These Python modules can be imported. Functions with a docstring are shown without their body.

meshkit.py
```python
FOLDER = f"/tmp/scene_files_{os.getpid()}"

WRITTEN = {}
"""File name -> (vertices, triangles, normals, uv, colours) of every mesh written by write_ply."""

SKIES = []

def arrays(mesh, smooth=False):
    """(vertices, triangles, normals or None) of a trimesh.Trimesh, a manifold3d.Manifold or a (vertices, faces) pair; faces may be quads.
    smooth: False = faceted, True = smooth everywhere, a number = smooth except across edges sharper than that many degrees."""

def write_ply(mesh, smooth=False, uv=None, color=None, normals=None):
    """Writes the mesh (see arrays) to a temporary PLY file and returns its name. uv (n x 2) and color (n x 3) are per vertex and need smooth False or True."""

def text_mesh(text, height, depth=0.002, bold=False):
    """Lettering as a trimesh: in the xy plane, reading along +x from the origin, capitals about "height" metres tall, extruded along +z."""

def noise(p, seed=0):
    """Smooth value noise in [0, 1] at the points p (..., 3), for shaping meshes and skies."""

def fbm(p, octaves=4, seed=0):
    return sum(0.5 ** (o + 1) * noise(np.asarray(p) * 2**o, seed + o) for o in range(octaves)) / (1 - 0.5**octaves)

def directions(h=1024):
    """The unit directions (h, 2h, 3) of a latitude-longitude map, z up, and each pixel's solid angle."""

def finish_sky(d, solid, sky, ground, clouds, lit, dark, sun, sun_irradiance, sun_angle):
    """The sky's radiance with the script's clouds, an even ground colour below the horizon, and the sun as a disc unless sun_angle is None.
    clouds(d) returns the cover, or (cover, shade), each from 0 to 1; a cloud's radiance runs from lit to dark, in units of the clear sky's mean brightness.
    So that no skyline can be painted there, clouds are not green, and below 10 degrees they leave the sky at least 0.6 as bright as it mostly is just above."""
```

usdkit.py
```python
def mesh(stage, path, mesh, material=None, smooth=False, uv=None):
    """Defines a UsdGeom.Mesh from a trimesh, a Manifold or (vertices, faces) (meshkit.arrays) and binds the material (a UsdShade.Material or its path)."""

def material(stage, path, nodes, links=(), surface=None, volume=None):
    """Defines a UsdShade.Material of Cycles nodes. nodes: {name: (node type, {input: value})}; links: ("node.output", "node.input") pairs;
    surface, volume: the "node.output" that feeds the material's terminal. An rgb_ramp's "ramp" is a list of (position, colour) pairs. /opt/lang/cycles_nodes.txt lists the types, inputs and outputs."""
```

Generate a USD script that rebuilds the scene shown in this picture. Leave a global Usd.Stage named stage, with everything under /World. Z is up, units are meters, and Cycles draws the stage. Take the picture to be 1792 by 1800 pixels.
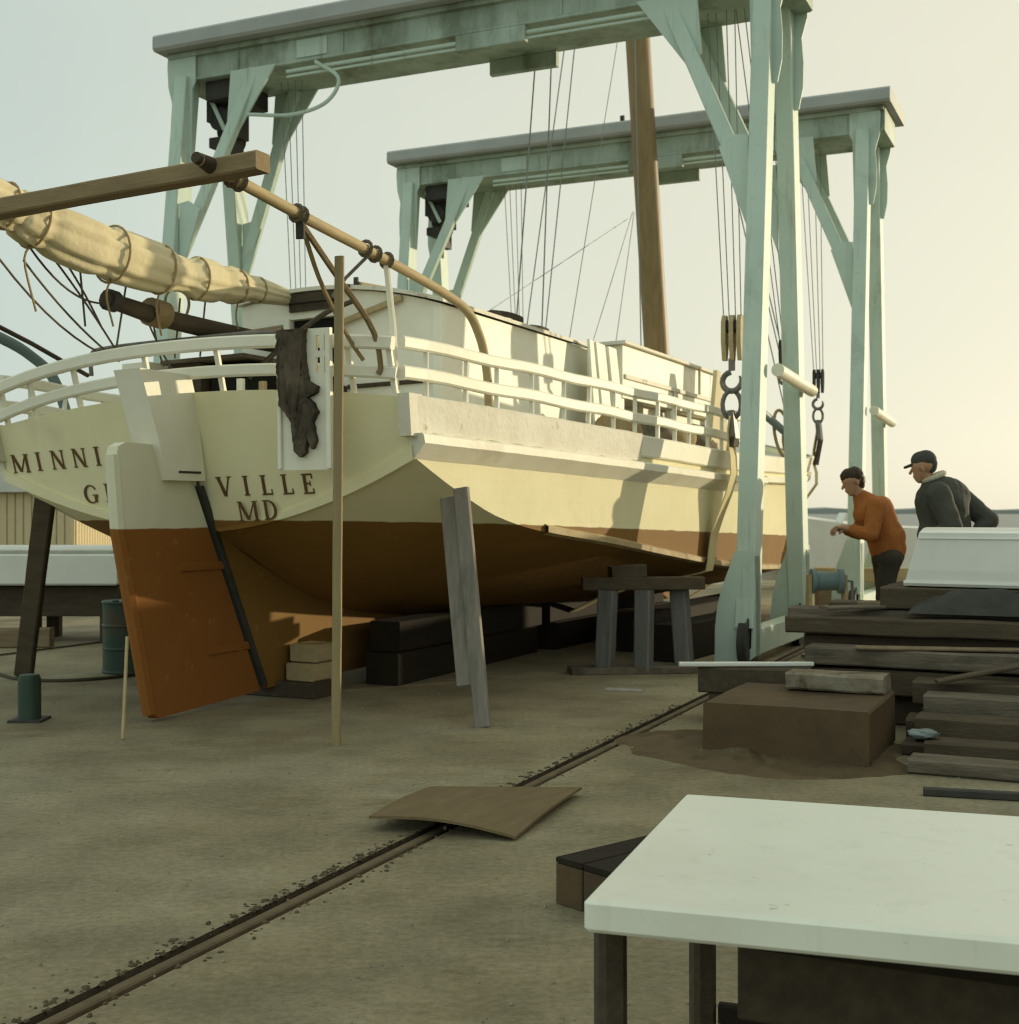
import math, random
import numpy as np, trimesh, manifold3d as mf
import usdkit, meshkit
from shapely.geometry import Polygon, box as sbox
from shapely.ops import unary_union
from pxr import Usd, UsdGeom, UsdLux, UsdShade, Gf, Sdf
random.seed(7)
rng = np.random.default_rng(7)
stage = Usd.Stage.CreateInMemory()
UsdGeom.SetStageUpAxis(stage, UsdGeom.Tokens.z)
UsdGeom.SetStageMetersPerUnit(stage, 1.0)
UsdGeom.Xform.Define(stage, '/World')
UsdGeom.Scope.Define(stage, '/World/Looks')

# ------------------------------------------------------------------ camera, sky, sun
cam = UsdGeom.Camera.Define(stage, '/World/camera')
cam.AddTranslateOp().Set(Gf.Vec3d(0, 0, 1.4))
cam.AddRotateXOp().Set(90)
cam.CreateHorizontalApertureAttr(28.0)
cam.CreateVerticalApertureAttr(28.0 * 1024 / 1019)
cam.CreateFocalLengthAttr(28.0 / (2 * 896 / 2320))
cam.CreateClippingRangeAttr(Gf.Vec2f(0.05, 20000))
cam.CreateFStopAttr(5.2)
cam.CreateFocusDistanceAttr(4.6)
EXPOSURE = 0.53
cam.CreateExposureAttr(EXPOSURE)

SUN_AZ = math.atan2(0.865, 0.501)          # from +y towards +x
SUN_EL = math.radians(6.3)
SKY_STRENGTH, SUN_INTENSITY = 0.13, 0.60
sun_dir = np.array([math.sin(SUN_AZ) * math.cos(SUN_EL), math.cos(SUN_AZ) * math.cos(SUN_EL), math.sin(SUN_EL)])
sun = UsdLux.DistantLight.Define(stage, '/World/sun')
sun.CreateIntensityAttr(SUN_INTENSITY)
sun.CreateNormalizeAttr(True)
sun.CreateAngleAttr(0.55)
sun.CreateColorAttr(Gf.Vec3f(1.0, 0.86, 0.58))
zc = sun_dir; xc = np.cross([0, 0, 1.0], zc); xc /= np.linalg.norm(xc); yc = np.cross(zc, xc)
sun.AddTransformOp().Set(Gf.Matrix4d(*xc, 0, *yc, 0, *zc, 0, 0, 0, 0, 1))
sky = UsdLux.DomeLight.Define(stage, '/World/sky')
sky_mat = usdkit.material(stage, '/World/Looks/sky_air', {
    'co': ('texture_coordinate', {}),
    'mp': ('mapping', {'scale': (1.4, 1.4, 4.0)}),
    'nz': ('noise_texture', {'scale': 1.3, 'detail': 5.0, 'roughness': 0.55}),
    'rp': ('rgb_ramp', {'ramp': [(0.0, (0.72,) * 3), (0.45, (0.80,) * 3), (0.75, (0.88,) * 3), (1.0, (0.92,) * 3)]}),
    'sk': ('sky_texture', {'sky_type': 'single_scattering', 'sun_disc': False, 'sun_elevation': SUN_EL, 'sun_rotation': SUN_AZ,
                           'air_density': 1.0, 'aerosol_density': 1.6, 'ozone_density': 1.0}),
    'hs': ('hsv', {'saturation': 0.5, 'value': 1.0}),
    'dt': ('vector_math', {'math_type': 'dot_product', 'vector2': tuple(sun_dir)}),
    'mr': ('map_range', {'from_min': 0.1, 'from_max': 0.95, 'clamp': True}),
    'hc': ('mix', {'color1': (3.2, 3.8, 3.5), 'color2': (5.35, 4.95, 3.65)}),
    'hz': ('mix', {'mix_type': 'mix'}),
    'bg': ('background_shader', {'strength': SKY_STRENGTH})},
    [('co.generated', 'mp.vector'), ('mp.vector', 'nz.vector'), ('nz.fac', 'rp.fac'), ('sk.color', 'hs.color'), ('hs.color', 'hz.color1'),
     ('co.generated', 'dt.vector1'), ('dt.value', 'mr.value'), ('mr.result', 'hc.fac'), ('hc.color', 'hz.color2'),
     ('rp.color', 'hz.fac'), ('hz.color', 'bg.color')], surface='bg.background')
UsdShade.MaterialBindingAPI.Apply(sky.GetPrim()).Bind(sky_mat)

# ------------------------------------------------------------------ frames
# yard frame: u runs with the boat from stern to bow, v to starboard, z up; its origin is the foot of the transom's middle
ANG = math.radians(24.65)
FW = np.array([math.sin(ANG), math.cos(ANG)]); ST = np.array([math.cos(ANG), -math.sin(ANG)])
ORI = np.array([-2.19, 9.234])
YROT = 90 - 24.65
def yw(u, v, z=0.0):
    p = ORI + FW * u + ST * v
    return np.array([p[0], p[1], z])
LIFT = np.array([5.40, 3.065])              # the lift's near gantry on its centre, in yard u, v (v of its own zero)

# ------------------------------------------------------------------ prims
used = {}
def numbered(path):
    k = used.get(path, -1) + 1
    used[path] = k
    return path if k == 0 else f'{path}_{k:03d}'
def tag(prim, label=None, cat=None, group=None, kind=None):
    for key, val in (('label', label), ('category', cat), ('group', group), ('kind', kind)):
        if val: prim.SetCustomDataByKey(key, val)
    return prim
class Thing:
    """An Xform at the thing's base. frame 'y': geometry is given in yard u, v, z; 'w': in world x, y, z."""
    def __init__(s, name, label, cat, base=(0, 0, 0), frame='y', group=None, kind=None):
        s.path = numbered('/World/' + name); s.base = np.array(base, float); s.frame = frame
        x = UsdGeom.Xform.Define(stage, s.path)
        if frame == 'y':
            x.AddTranslateOp().Set(Gf.Vec3d(*map(float, yw(*base)))); x.AddRotateZOp().Set(YROT)
        else:
            x.AddTranslateOp().Set(Gf.Vec3d(*map(float, base)))
        tag(x.GetPrim(), label, cat, group, kind)
        s.fix = None
    def part(s, name, mesh, mat, parent=None, smooth=False, label=None, kind=None):
        v, f = va(mesh)
        if s.fix: v = s.fix(v)
        v = v - s.base
        if s.frame == 'y':
            v = v * [1, -1, 1]; f = f[:, ::-1]
        path = numbered((parent or s.path) + '/' + name)
        m = usdkit.mesh(stage, path, (v, f), mat, smooth=smooth)
        if label or kind: tag(m.GetPrim(), label, kind=kind)
        return path
def solo(name, mesh, mat, label=None, cat=None, group=None, kind=None, frame='w', base=None, smooth=False):
    v, f = va(mesh)
    if frame == 'y':
        if base is None: base = (*v[:, :2].mean(0), v[:, 2].min())
        base = np.array(base, float); v = (v - base) * [1, -1, 1]; f = f[:, ::-1]
        path = numbered('/World/' + name)
        m = usdkit.mesh(stage, path, (v, f), mat, smooth=smooth)
        x = UsdGeom.Xformable(m); x.AddTranslateOp().Set(Gf.Vec3d(*map(float, yw(*base)))); x.AddRotateZOp().Set(YROT)
    else:
        base = np.zeros(3) if base is None else np.array(base, float)
        path = numbered('/World/' + name)
        m = usdkit.mesh(stage, path, (v - base, f), mat, smooth=smooth)
        UsdGeom.Xformable(m).AddTranslateOp().Set(Gf.Vec3d(*map(float, base)))
    tag(m.GetPrim(), label, cat, group, kind)
    return m

# ------------------------------------------------------------------ shapes
def va(m):
    if isinstance(m, MB): return m.get()
    if hasattr(m, 'to_mesh'):
        q = m.to_mesh(); return np.array(q.vert_properties[:, :3], float), np.array(q.tri_verts, int)
    if isinstance(m, tuple):
        v, f = np.asarray(m[0], float), np.asarray(m[1], int)
        if f.shape[1] == 4: f = np.vstack([f[:, [0, 1, 2]], f[:, [0, 2, 3]]])
        return v, f
    return np.array(m.vertices, float), np.array(m.faces, int)
class MB:
    def __init__(s): s.v, s.f, s.n = [], [], 0
    def add(s, m):
        v, f = va(m); s.v.append(v); s.f.append(f + s.n); s.n += len(v); return s
    def get(s): return np.vstack(s.v), np.vstack(s.f)
    def beam(s, p, q, w, h, up=(0, 0, 1), c=0.006, taper=1.0):
        return s.add(beam(p, q, w, h, up, c, taper))
    def tube(s, pts, r, n=8, cap=True): return s.add(tube(pts, r, n, cap))
    def bx(s, a, b, c=0.006): return s.add(bx(a, b, c))
    def prism(s, poly, axis, a, b): return s.add(prism(poly, axis, a, b))
def beam(p, q, w, h, up=(0, 0, 1), c=0.006, taper=1.0):
    """A bar of width w and height h (along up) from p to q with chamfered long edges."""
    p, q = np.asarray(p, float), np.asarray(q, float)
    d = q - p; d /= np.linalg.norm(d); up = np.asarray(up, float)
    s = np.cross(d, up)
    if np.linalg.norm(s) < 1e-6: s = np.cross(d, [0, 1, 0])
    s /= np.linalg.norm(s); t = np.cross(s, d)
    c = min(c, w * .3, h * .3)
    a, b = w / 2, h / 2
    ring = [(-a + c, -b), (a - c, -b), (a, -b + c), (a, b - c), (a - c, b), (-a + c, b), (-a, b - c), (-a, -b + c)]
    V = [p + s * x + t * y for x, y in ring] + [q + (s * x + t * y) * taper for x, y in ring]
    F = []
    for i in range(8):
        j = (i + 1) % 8
        F += [(i, j, j + 8), (i, j + 8, i + 8)]
    for i in range(1, 7):
        F += [(0, i + 1, i), (8, 8 + i, 8 + i + 1)]
    m = trimesh.Trimesh(V, F, process=False)
    if m.volume < 0: m.invert()
    return np.array(m.vertices), np.array(m.faces)
def bx(a, b, c=0.006):
    a, b = np.minimum(a, b).astype(float), np.maximum(a, b).astype(float)
    k = int(np.argmax(b - a)); m = (a + b) / 2; p, q = m.copy(), m.copy(); p[k], q[k] = a[k], b[k]
    o = [i for i in range(3) if i != k]
    up = np.zeros(3); up[o[1]] = 1
    return beam(p, q, (b - a)[o[0]], (b - a)[o[1]], up, c)
def tube(pts, r, n=8, cap=True):
    pts = np.asarray(pts, float); m = len(pts); r = np.broadcast_to(r, m)
    T = np.gradient(pts, axis=0); T /= np.linalg.norm(T, axis=1, keepdims=True) + 1e-12
    ref = np.array([0, 0, 1.0]) if abs(T[0, 2]) < .9 else np.array([1.0, 0, 0])
    V = []
    s = np.cross(T[0], ref); s /= np.linalg.norm(s)
    for i in range(m):
        s = s - T[i] * (s @ T[i]); s /= np.linalg.norm(s); t = np.cross(T[i], s)
        for k in range(n):
            a = 2 * math.pi * k / n
            V.append(pts[i] + r[i] * (s * math.cos(a) + t * math.sin(a)))
    F = []
    for i in range(m - 1):
        for k in range(n):
            a, b = i * n + k, i * n + (k + 1) % n
            F += [(a, b, b + n), (a, b + n, a + n)]
    if cap:
        V += [pts[0], pts[-1]]
        for k in range(n):
            F += [(m * n, (k + 1) % n, k), (m * n + 1, (m - 1) * n + k, (m - 1) * n + (k + 1) % n)]
    return np.array(V), np.array(F)
def curve(pts, n=24):
    """Catmull-Rom through the points."""
    P = np.asarray(pts, float); P = np.vstack([2 * P[0] - P[1], P, 2 * P[-1] - P[-2]])
    out = []
    k = len(P) - 3
    for t in np.linspace(0, k - 1e-9, n):
        i = int(t); x = t - i; a, b, c, d = P[i:i + 4]
        out.append(.5 * (2 * b + (c - a) * x + (2 * a - 5 * b + 4 * c - d) * x * x + (3 * b - a - 3 * c + d) * x ** 3))
    return np.array(out)
def sag(p, q, s, n=12):
    p, q = np.asarray(p, float), np.asarray(q, float); t = np.linspace(0, 1, n)[:, None]
    return p + (q - p) * t - np.array([0, 0, 1.0]) * s * 4 * t * (1 - t)
def prism(poly, axis, a, b):
    """Extrudes a polygon (2-D points, or shapely) along axis from a to b; the other two axes in order."""
    g = poly if hasattr(poly, 'exterior') else Polygon(poly)
    m = trimesh.creation.extrude_polygon(g, b - a, engine='earcut')
    v = np.array(m.vertices); o = np.zeros_like(v)
    ax = [i for i in range(3) if i != axis]
    o[:, ax[0]], o[:, ax[1]], o[:, axis] = v[:, 0], v[:, 1], v[:, 2] + a
    t = trimesh.Trimesh(o, m.faces, process=False)
    if t.volume < 0: t.invert()
    return np.array(t.vertices), np.array(t.faces)
def lathe(profile, n=20, at=(0, 0, 0), axis=2):
    m = trimesh.creation.revolve(np.array(profile, float), sections=n); v = np.array(m.vertices)
    if axis == 0: v = v[:, [2, 0, 1]]
    if axis == 1: v = v[:, [1, 2, 0]]
    return v + np.array(at, float), np.array(m.faces)
def grid(P):
    """A quad sheet through an (n, m, 3) array."""
    n, m = P.shape[:2]; i = np.arange(n * m).reshape(n, m)
    q = np.stack([i[:-1, :-1], i[1:, :-1], i[1:, 1:], i[:-1, 1:]], -1).reshape(-1, 4)
    return P.reshape(-1, 3), np.vstack([q[:, [0, 1, 2]], q[:, [0, 2, 3]]])
def lumpy(m, amp, scale, seed=0, sub=0):
    v, f = va(m)
    if sub:
        t = trimesh.Trimesh(v, f, process=True)
        t = t.subdivide_to_size(sub, max_iter=12) if hasattr(t, 'subdivide_to_size') else t
        v, f = np.array(t.vertices), np.array(t.faces)
    d = np.stack([meshkit.fbm(v * scale + 17.3 * k, 3, seed + k) - .5 for k in range(3)], 1)
    return v + d * 2 * amp, f

# ------------------------------------------------------------------ materials
def M(name, c1, c2=None, scale=3.0, rough=0.6, stretch=(1, 1, 1), bump=0.0, bscale=None, c3=None, spot=(0.6, 0.75), metal=0.0, detail=5.0, spec=0.2, extra=None, sscale=None, bdist=0.02, seams=False):
    """Two tones mixed by noise, a third in blotches."""
    c2 = c2 or tuple(x * .8 for x in c1)
    N = {'co': ('texture_coordinate', {}), 'mp': ('mapping', {'scale': stretch}),
         'n1': ('noise_texture', {'scale': scale, 'detail': detail, 'roughness': .6}),
         'r1': ('rgb_ramp', {'ramp': [(.3, (0, 0, 0)), (.7, (1, 1, 1))]}),
         'm1': ('mix', {'color1': c1, 'color2': c2}),
         'p': ('principled_bsdf', {'roughness': rough, 'metallic': metal, 'specular_ior_level': spec})}
    L = [('co.object', 'mp.vector'), ('mp.vector', 'n1.vector'), ('n1.fac', 'r1.fac'), ('r1.color', 'm1.fac')]
    col = 'm1.color'
    if c3:
        N['n2'] = ('noise_texture', {'scale': sscale or scale * .37, 'detail': 6.0, 'roughness': .65})
        N['mp2'] = ('mapping', {'scale': stretch, 'location': (3.1, 7.7, 1.3)})
        N['r2'] = ('rgb_ramp', {'ramp': [(spot[0], (0, 0, 0)), (spot[1], (1, 1, 1))]})
        N['m2'] = ('mix', {'color2': c3})
        L += [('co.object', 'mp2.vector'), ('mp2.vector', 'n2.vector'), ('n2.fac', 'r2.fac'), ('r2.color', 'm2.fac'), (col, 'm2.color1')]
        col = 'm2.color'
    if extra: col = extra(N, L, col)
    L.append((col, 'p.base_color'))
    if seams:
        N['sz'] = ('separate_xyz', {}); N['q1'] = ('math', {'math_type': 'multiply_add', 'value2': 1 / .152, 'value3': .37}); N['q2'] = ('math', {'math_type': 'fraction'})
        N['q3'] = ('map_range', {'from_min': 0.0, 'from_max': .07, 'clamp': True}); N['bs'] = ('bump', {'strength': .09, 'distance': .005})
        L += [('co.object', 'sz.vector'), ('sz.z', 'q1.value1'), ('q1.value', 'q2.value1'), ('q2.value', 'q3.value'), ('q3.result', 'bs.height'), ('bs.normal', 'bp.normal')]
    if bump:
        N['nb'] = ('noise_texture', {'scale': bscale or scale * 6, 'detail': 4.0, 'roughness': .6})
        N['bp'] = ('bump', {'strength': bump, 'distance': bdist})
        L += [('mp.vector', 'nb.vector'), ('nb.fac', 'bp.height'), ('bp.normal', 'p.normal')]
    return usdkit.material(stage, '/World/Looks/' + name, N, L, surface='p.BSDF')

def streaks(col1, amount=.55):
    def f(N, L, col):
        N['ms'] = ('mapping', {'scale': (7, 7, .35)})
        N['ns'] = ('noise_texture', {'scale': 1.6, 'detail': 6.0, 'roughness': .7})
        N['rs'] = ('rgb_ramp', {'ramp': [(.56, (0, 0, 0)), (.74, (amount,) * 3)]})
        N['xs'] = ('mix', {'color2': col1})
        N['nq'] = ('noise_texture', {'scale': 14.0, 'detail': 5.0, 'roughness': .75})
        N['rq'] = ('rgb_ramp', {'ramp': [(.66, (0, 0, 0)), (.72, (.8,) * 3)]})
        N['xq'] = ('mix', {'color2': tuple(c * .6 for c in col1)})
        L.extend([('co.object', 'ms.vector'), ('ms.vector', 'ns.vector'), ('ns.fac', 'rs.fac'), ('rs.color', 'xs.fac'), (col, 'xs.color1'),
                  ('co.object', 'nq.vector'), ('nq.fac', 'rq.fac'), ('rq.color', 'xq.fac'), ('xs.color', 'xq.color1')])
        return 'xq.color'
    return f
def waterline(z0, slope, red1=(.27, .145, .036), red2=(.20, .105, .026)):
    def f(N, L, col):
        N['sx'] = ('separate_xyz', {})
        N['s1'] = ('math', {'math_type': 'multiply_add', 'value2': slope})
        N['nw'] = ('noise_texture', {'scale': 5.0, 'detail': 2.0})
        N['s3'] = ('math', {'math_type': 'multiply_add', 'value2': 0.02})
        N['s2'] = ('map_range', {'from_min': z0 + .006, 'from_max': z0 + .014, 'clamp': True})
        N['n5'] = ('noise_texture', {'scale': 2.2, 'detail': 6.0, 'roughness': .65})
        N['rr'] = ('mix', {'color1': red1, 'color2': red2})
        N['n6'] = ('noise_texture', {'scale': 9.0, 'detail': 5.0, 'roughness': .7})
        N['r6'] = ('rgb_ramp', {'ramp': [(.62, (0, 0, 0)), (.74, (1, 1, 1))]})
        N['rs'] = ('mix', {'color2': (.34, .20, .07)})
        N['mw'] = ('mix', {})
        L.extend([('co.object', 'sx.vector'), ('sx.x', 's1.value1'), ('sx.z', 's1.value3'), ('co.object', 'nw.vector'), ('nw.fac', 's3.value1'), ('s1.value', 's3.value3'),
                  ('s3.value', 's2.value'), ('co.object', 'n5.vector'), ('n5.fac', 'rr.fac'), ('co.object', 'n6.vector'), ('n6.fac', 'r6.fac'), ('r6.color', 'rs.fac'),
                  ('rr.color', 'rs.color1'), ('rs.color', 'mw.color1'), (col, 'mw.color2'), ('s2.result', 'mw.fac')])
        return 'mw.color'
    return f
WHITE, WHITE2, WDIRT = (.84, .81, .68), (.75, .72, .57), (.52, .46, .31)
MAT = {
    'hull': M('hull_paint', (.85, .79, .52), (.77, .71, .45), 1.6, .72, spec=.12, bump=.10, bscale=14, c3=WDIRT, spot=(.62, .85), extra=waterline(1.345, .027), seams=True),
    'rudder': M('rudder_paint', (.74, .71, .54), (.66, .63, .46), 1.6, .75, spec=.1, bump=.12, bscale=12, c3=WDIRT, spot=(.62, .85), extra=waterline(1.29, 0, (.285, .112, .027), (.22, .087, .021))),
    'white': M('white_paint', WHITE, WHITE2, 2.5, .5, bump=.12, bscale=24, c3=WDIRT, spot=(.6, .8)),
    'oldwhite': M('chipped_white_paint', (.70, .67, .56), (.60, .56, .44), 4, .6, (1, 1, 1), .25, 20, c3=(.36, .30, .20), spot=(.6, .7), sscale=5),
    'lift': M('lift_paint', (.50, .605, .515), (.43, .525, .45), 1.3, .5, bump=.06, bscale=10, c3=(.19, .24, .17), spot=(.58, .85), sscale=1.1, extra=streaks((.22, .15, .085), .45)),
    'liftbeam': M('grimy_lift_paint', (.41, .49, .41), (.28, .345, .28), 2.2, .55, (1, 1, .5), .06, 10, c3=(.13, .15, .09), spot=(.5, .75), sscale=2.0, extra=streaks((.17, .12, .07), .6)),
    'cap': M('grey_cap_steel', (.36, .37, .35), (.30, .31, .29), 2, .5, bump=.05, bscale=10),
    'dark': M('dark_iron', (.035, .035, .03), (.06, .055, .045), 6, .6, bump=.2, bscale=30),
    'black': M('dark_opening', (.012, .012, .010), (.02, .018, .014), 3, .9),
    'steel': M('worn_steel', (.22, .21, .19), (.12, .11, .10), 8, .45, bump=.1, bscale=40, metal=.6),
    'wood': M('weathered_timber', (.24, .18, .105), (.16, .118, .07), 3.5, .75, (1, 6, 6), .35, 14, c3=(.09, .07, .05), spot=(.6, .78)),
    'woodv': M('grey_upright_timber', (.27, .245, .20), (.19, .17, .14), 3.5, .75, (6, 6, 1), .35, 14, c3=(.11, .10, .085), spot=(.58, .78)),
    'greypost': M('grey_post_timber', (.155, .15, .135), (.11, .105, .095), 3.5, .8, (6, 6, 1), .35, 14, c3=(.07, .068, .06), spot=(.58, .78)),
    'woodpale': M('pale_new_timber', (.42, .33, .18), (.34, .26, .14), 4, .7, (6, 6, 1), .2, 16),
    'woodpaleu': M('pale_spar_wood', (.46, .36, .19), (.36, .28, .15), 4, .65, (1, 6, 6), .2, 16),
    'woodwarm': M('brown_plank_wood', (.27, .195, .10), (.20, .145, .075), 3, .7, (6, 1, 6), .3, 14, c3=(.10, .075, .045), spot=(.6, .78)),
    'woodwarmv': M('olive_pole_wood', (.30, .235, .12), (.24, .185, .09), 3, .7, (7, 7, 1), .3, 14, c3=(.14, .11, .06), spot=(.6, .78)),
    'mast': M('varnished_mast_wood', (.26, .185, .09), (.19, .135, .065), 3, .5, (5, 5, .4), .15, 10),
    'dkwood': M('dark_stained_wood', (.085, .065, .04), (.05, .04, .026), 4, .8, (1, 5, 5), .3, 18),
    'dkwood2': M('dark_tarred_timber', (.062, .046, .028), (.095, .071, .044), 3, .8, (5, 1, 5), .35, 16, c3=(.15, .12, .085), spot=(.62, .78)),
    'greywood': M('silvered_timber', (.185, .152, .108), (.105, .085, .058), 3, .85, (5, 1, 5), .5, 16, c3=(.06, .052, .038), spot=(.50, .70)),
    'rust': M('rusty_plate', (.115, .075, .036), (.08, .052, .028), 2.5, .75, bump=.35, bscale=14, c3=(.05, .038, .024), spot=(.55, .75), sscale=1.8),
    'mottled': M('mottled_pale_stone', (.27, .24, .18), (.15, .115, .07), 7, .9, bump=.5, bscale=24, c3=(.10, .075, .045), spot=(.5, .62), sscale=6),
    'railtan': M('earthy_rail', (.17, .13, .075), (.11, .083, .048), 6, .8, bump=.3, bscale=30),
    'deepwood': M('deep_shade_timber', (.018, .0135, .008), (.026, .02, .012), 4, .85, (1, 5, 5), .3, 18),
    'plaster': M('pale_debris', (.42, .39, .33), (.30, .28, .23), 9, .9, bump=.5, bscale=20),
    'sail': M('sailcloth', (.66, .58, .38), (.58, .50, .31), 2.5, .8, (1, 1, 1), .3, 22, c3=(.46, .39, .24), spot=(.6, .8)),
    'rope': M('tarred_rope', (.10, .085, .06), (.16, .13, .085), 30, .85),
    'manila': M('manila_rope', (.36, .27, .13), (.28, .2, .1), 30, .85),
    'wire': M('grey_wire', (.24, .25, .24), (.20, .21, .2), 10, .5),
    'sling': M('yellow_sling_webbing', (.66, .57, .32), (.58, .49, .26), 5, .75, bump=.2, bscale=60),
    'rag': M('brown_burlap', (.135, .108, .075), (.06, .045, .03), 5, .95, (1, 1, .5), bump=.4, bscale=40, c3=(.035, .028, .02), spot=(.50, .66), sscale=4),
    'ground': None,
    'gold': M('faded_letter_paint', (.10, .055, .022), (.16, .09, .035), 12, .6),
    'greendrum': M('dark_green_paint', (.03, .055, .04), (.045, .065, .045), 4, .5, bump=.1, bscale=12, c3=(.09, .06, .035), spot=(.6, .75)),
    'bluegrey': M('blue_grey_paint', (.17, .235, .235), (.13, .18, .18), 5, .5),
    'skiff': M('skiff_white_paint', (.70, .69, .62), (.62, .61, .54), 2, .45, bump=.08, bscale=18, c3=(.5, .48, .41), spot=(.62, .8)),
    'table': M('glossy_white_top', (.77, .77, .66), (.73, .725, .61), 1.4, .32, bump=.04, bscale=6, c3=(.60, .58, .48), spot=(.58, .80), extra=streaks((.50, .46, .36), .35)),
    'skin': M('skin', (.42, .24, .14), (.36, .2, .115), 6, .55),
    'orange': M('orange_shirt_cloth', (.36, .13, .034), (.29, .10, .026), 5, .85, bump=.3, bscale=25),
    'trousers': M('dark_trousers_cloth', (.035, .03, .022), (.05, .043, .03), 5, .9, bump=.3, bscale=25),
    'jacket': M('dark_jacket_cloth', (.045, .048, .038), (.065, .067, .053), 5, .85, bump=.4, bscale=18),
    'brownpants': M('brown_trousers_cloth', (.10, .068, .036), (.075, .05, .028), 5, .9, bump=.3, bscale=25),
    'hair': M('dark_brown_hair', (.05, .033, .018), (.03, .02, .012), 20, .6),
    'cap_cloth': M('dark_cap_cloth', (.05, .05, .042), (.065, .063, .05), 9, .9),
    'collar': M('pale_collar_fleece', (.50, .46, .33), (.42, .38, .27), 20, .95, bump=.5, bscale=40),
    'siding': M('pale_board_siding', (.52, .44, .27), (.44, .37, .22), 3, .7, (8, 8, 1)),
    'roof': M('pale_shed_roof', (.5, .5, .46), (.42, .42, .38), 3, .6),
    'shed': M('yard_shed_boards', (.30, .25, .17), (.22, .18, .12), 2, .8, (1, 8, 1), .2, 10),
    'shore': M('far_shore_trees', (.26, .28, .26), (.32, .325, .29), .02, .95),
    'boatwhite': M('far_boat_white', (.72, .71, .66), (.66, .64, .58), 2, .45),
}

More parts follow.
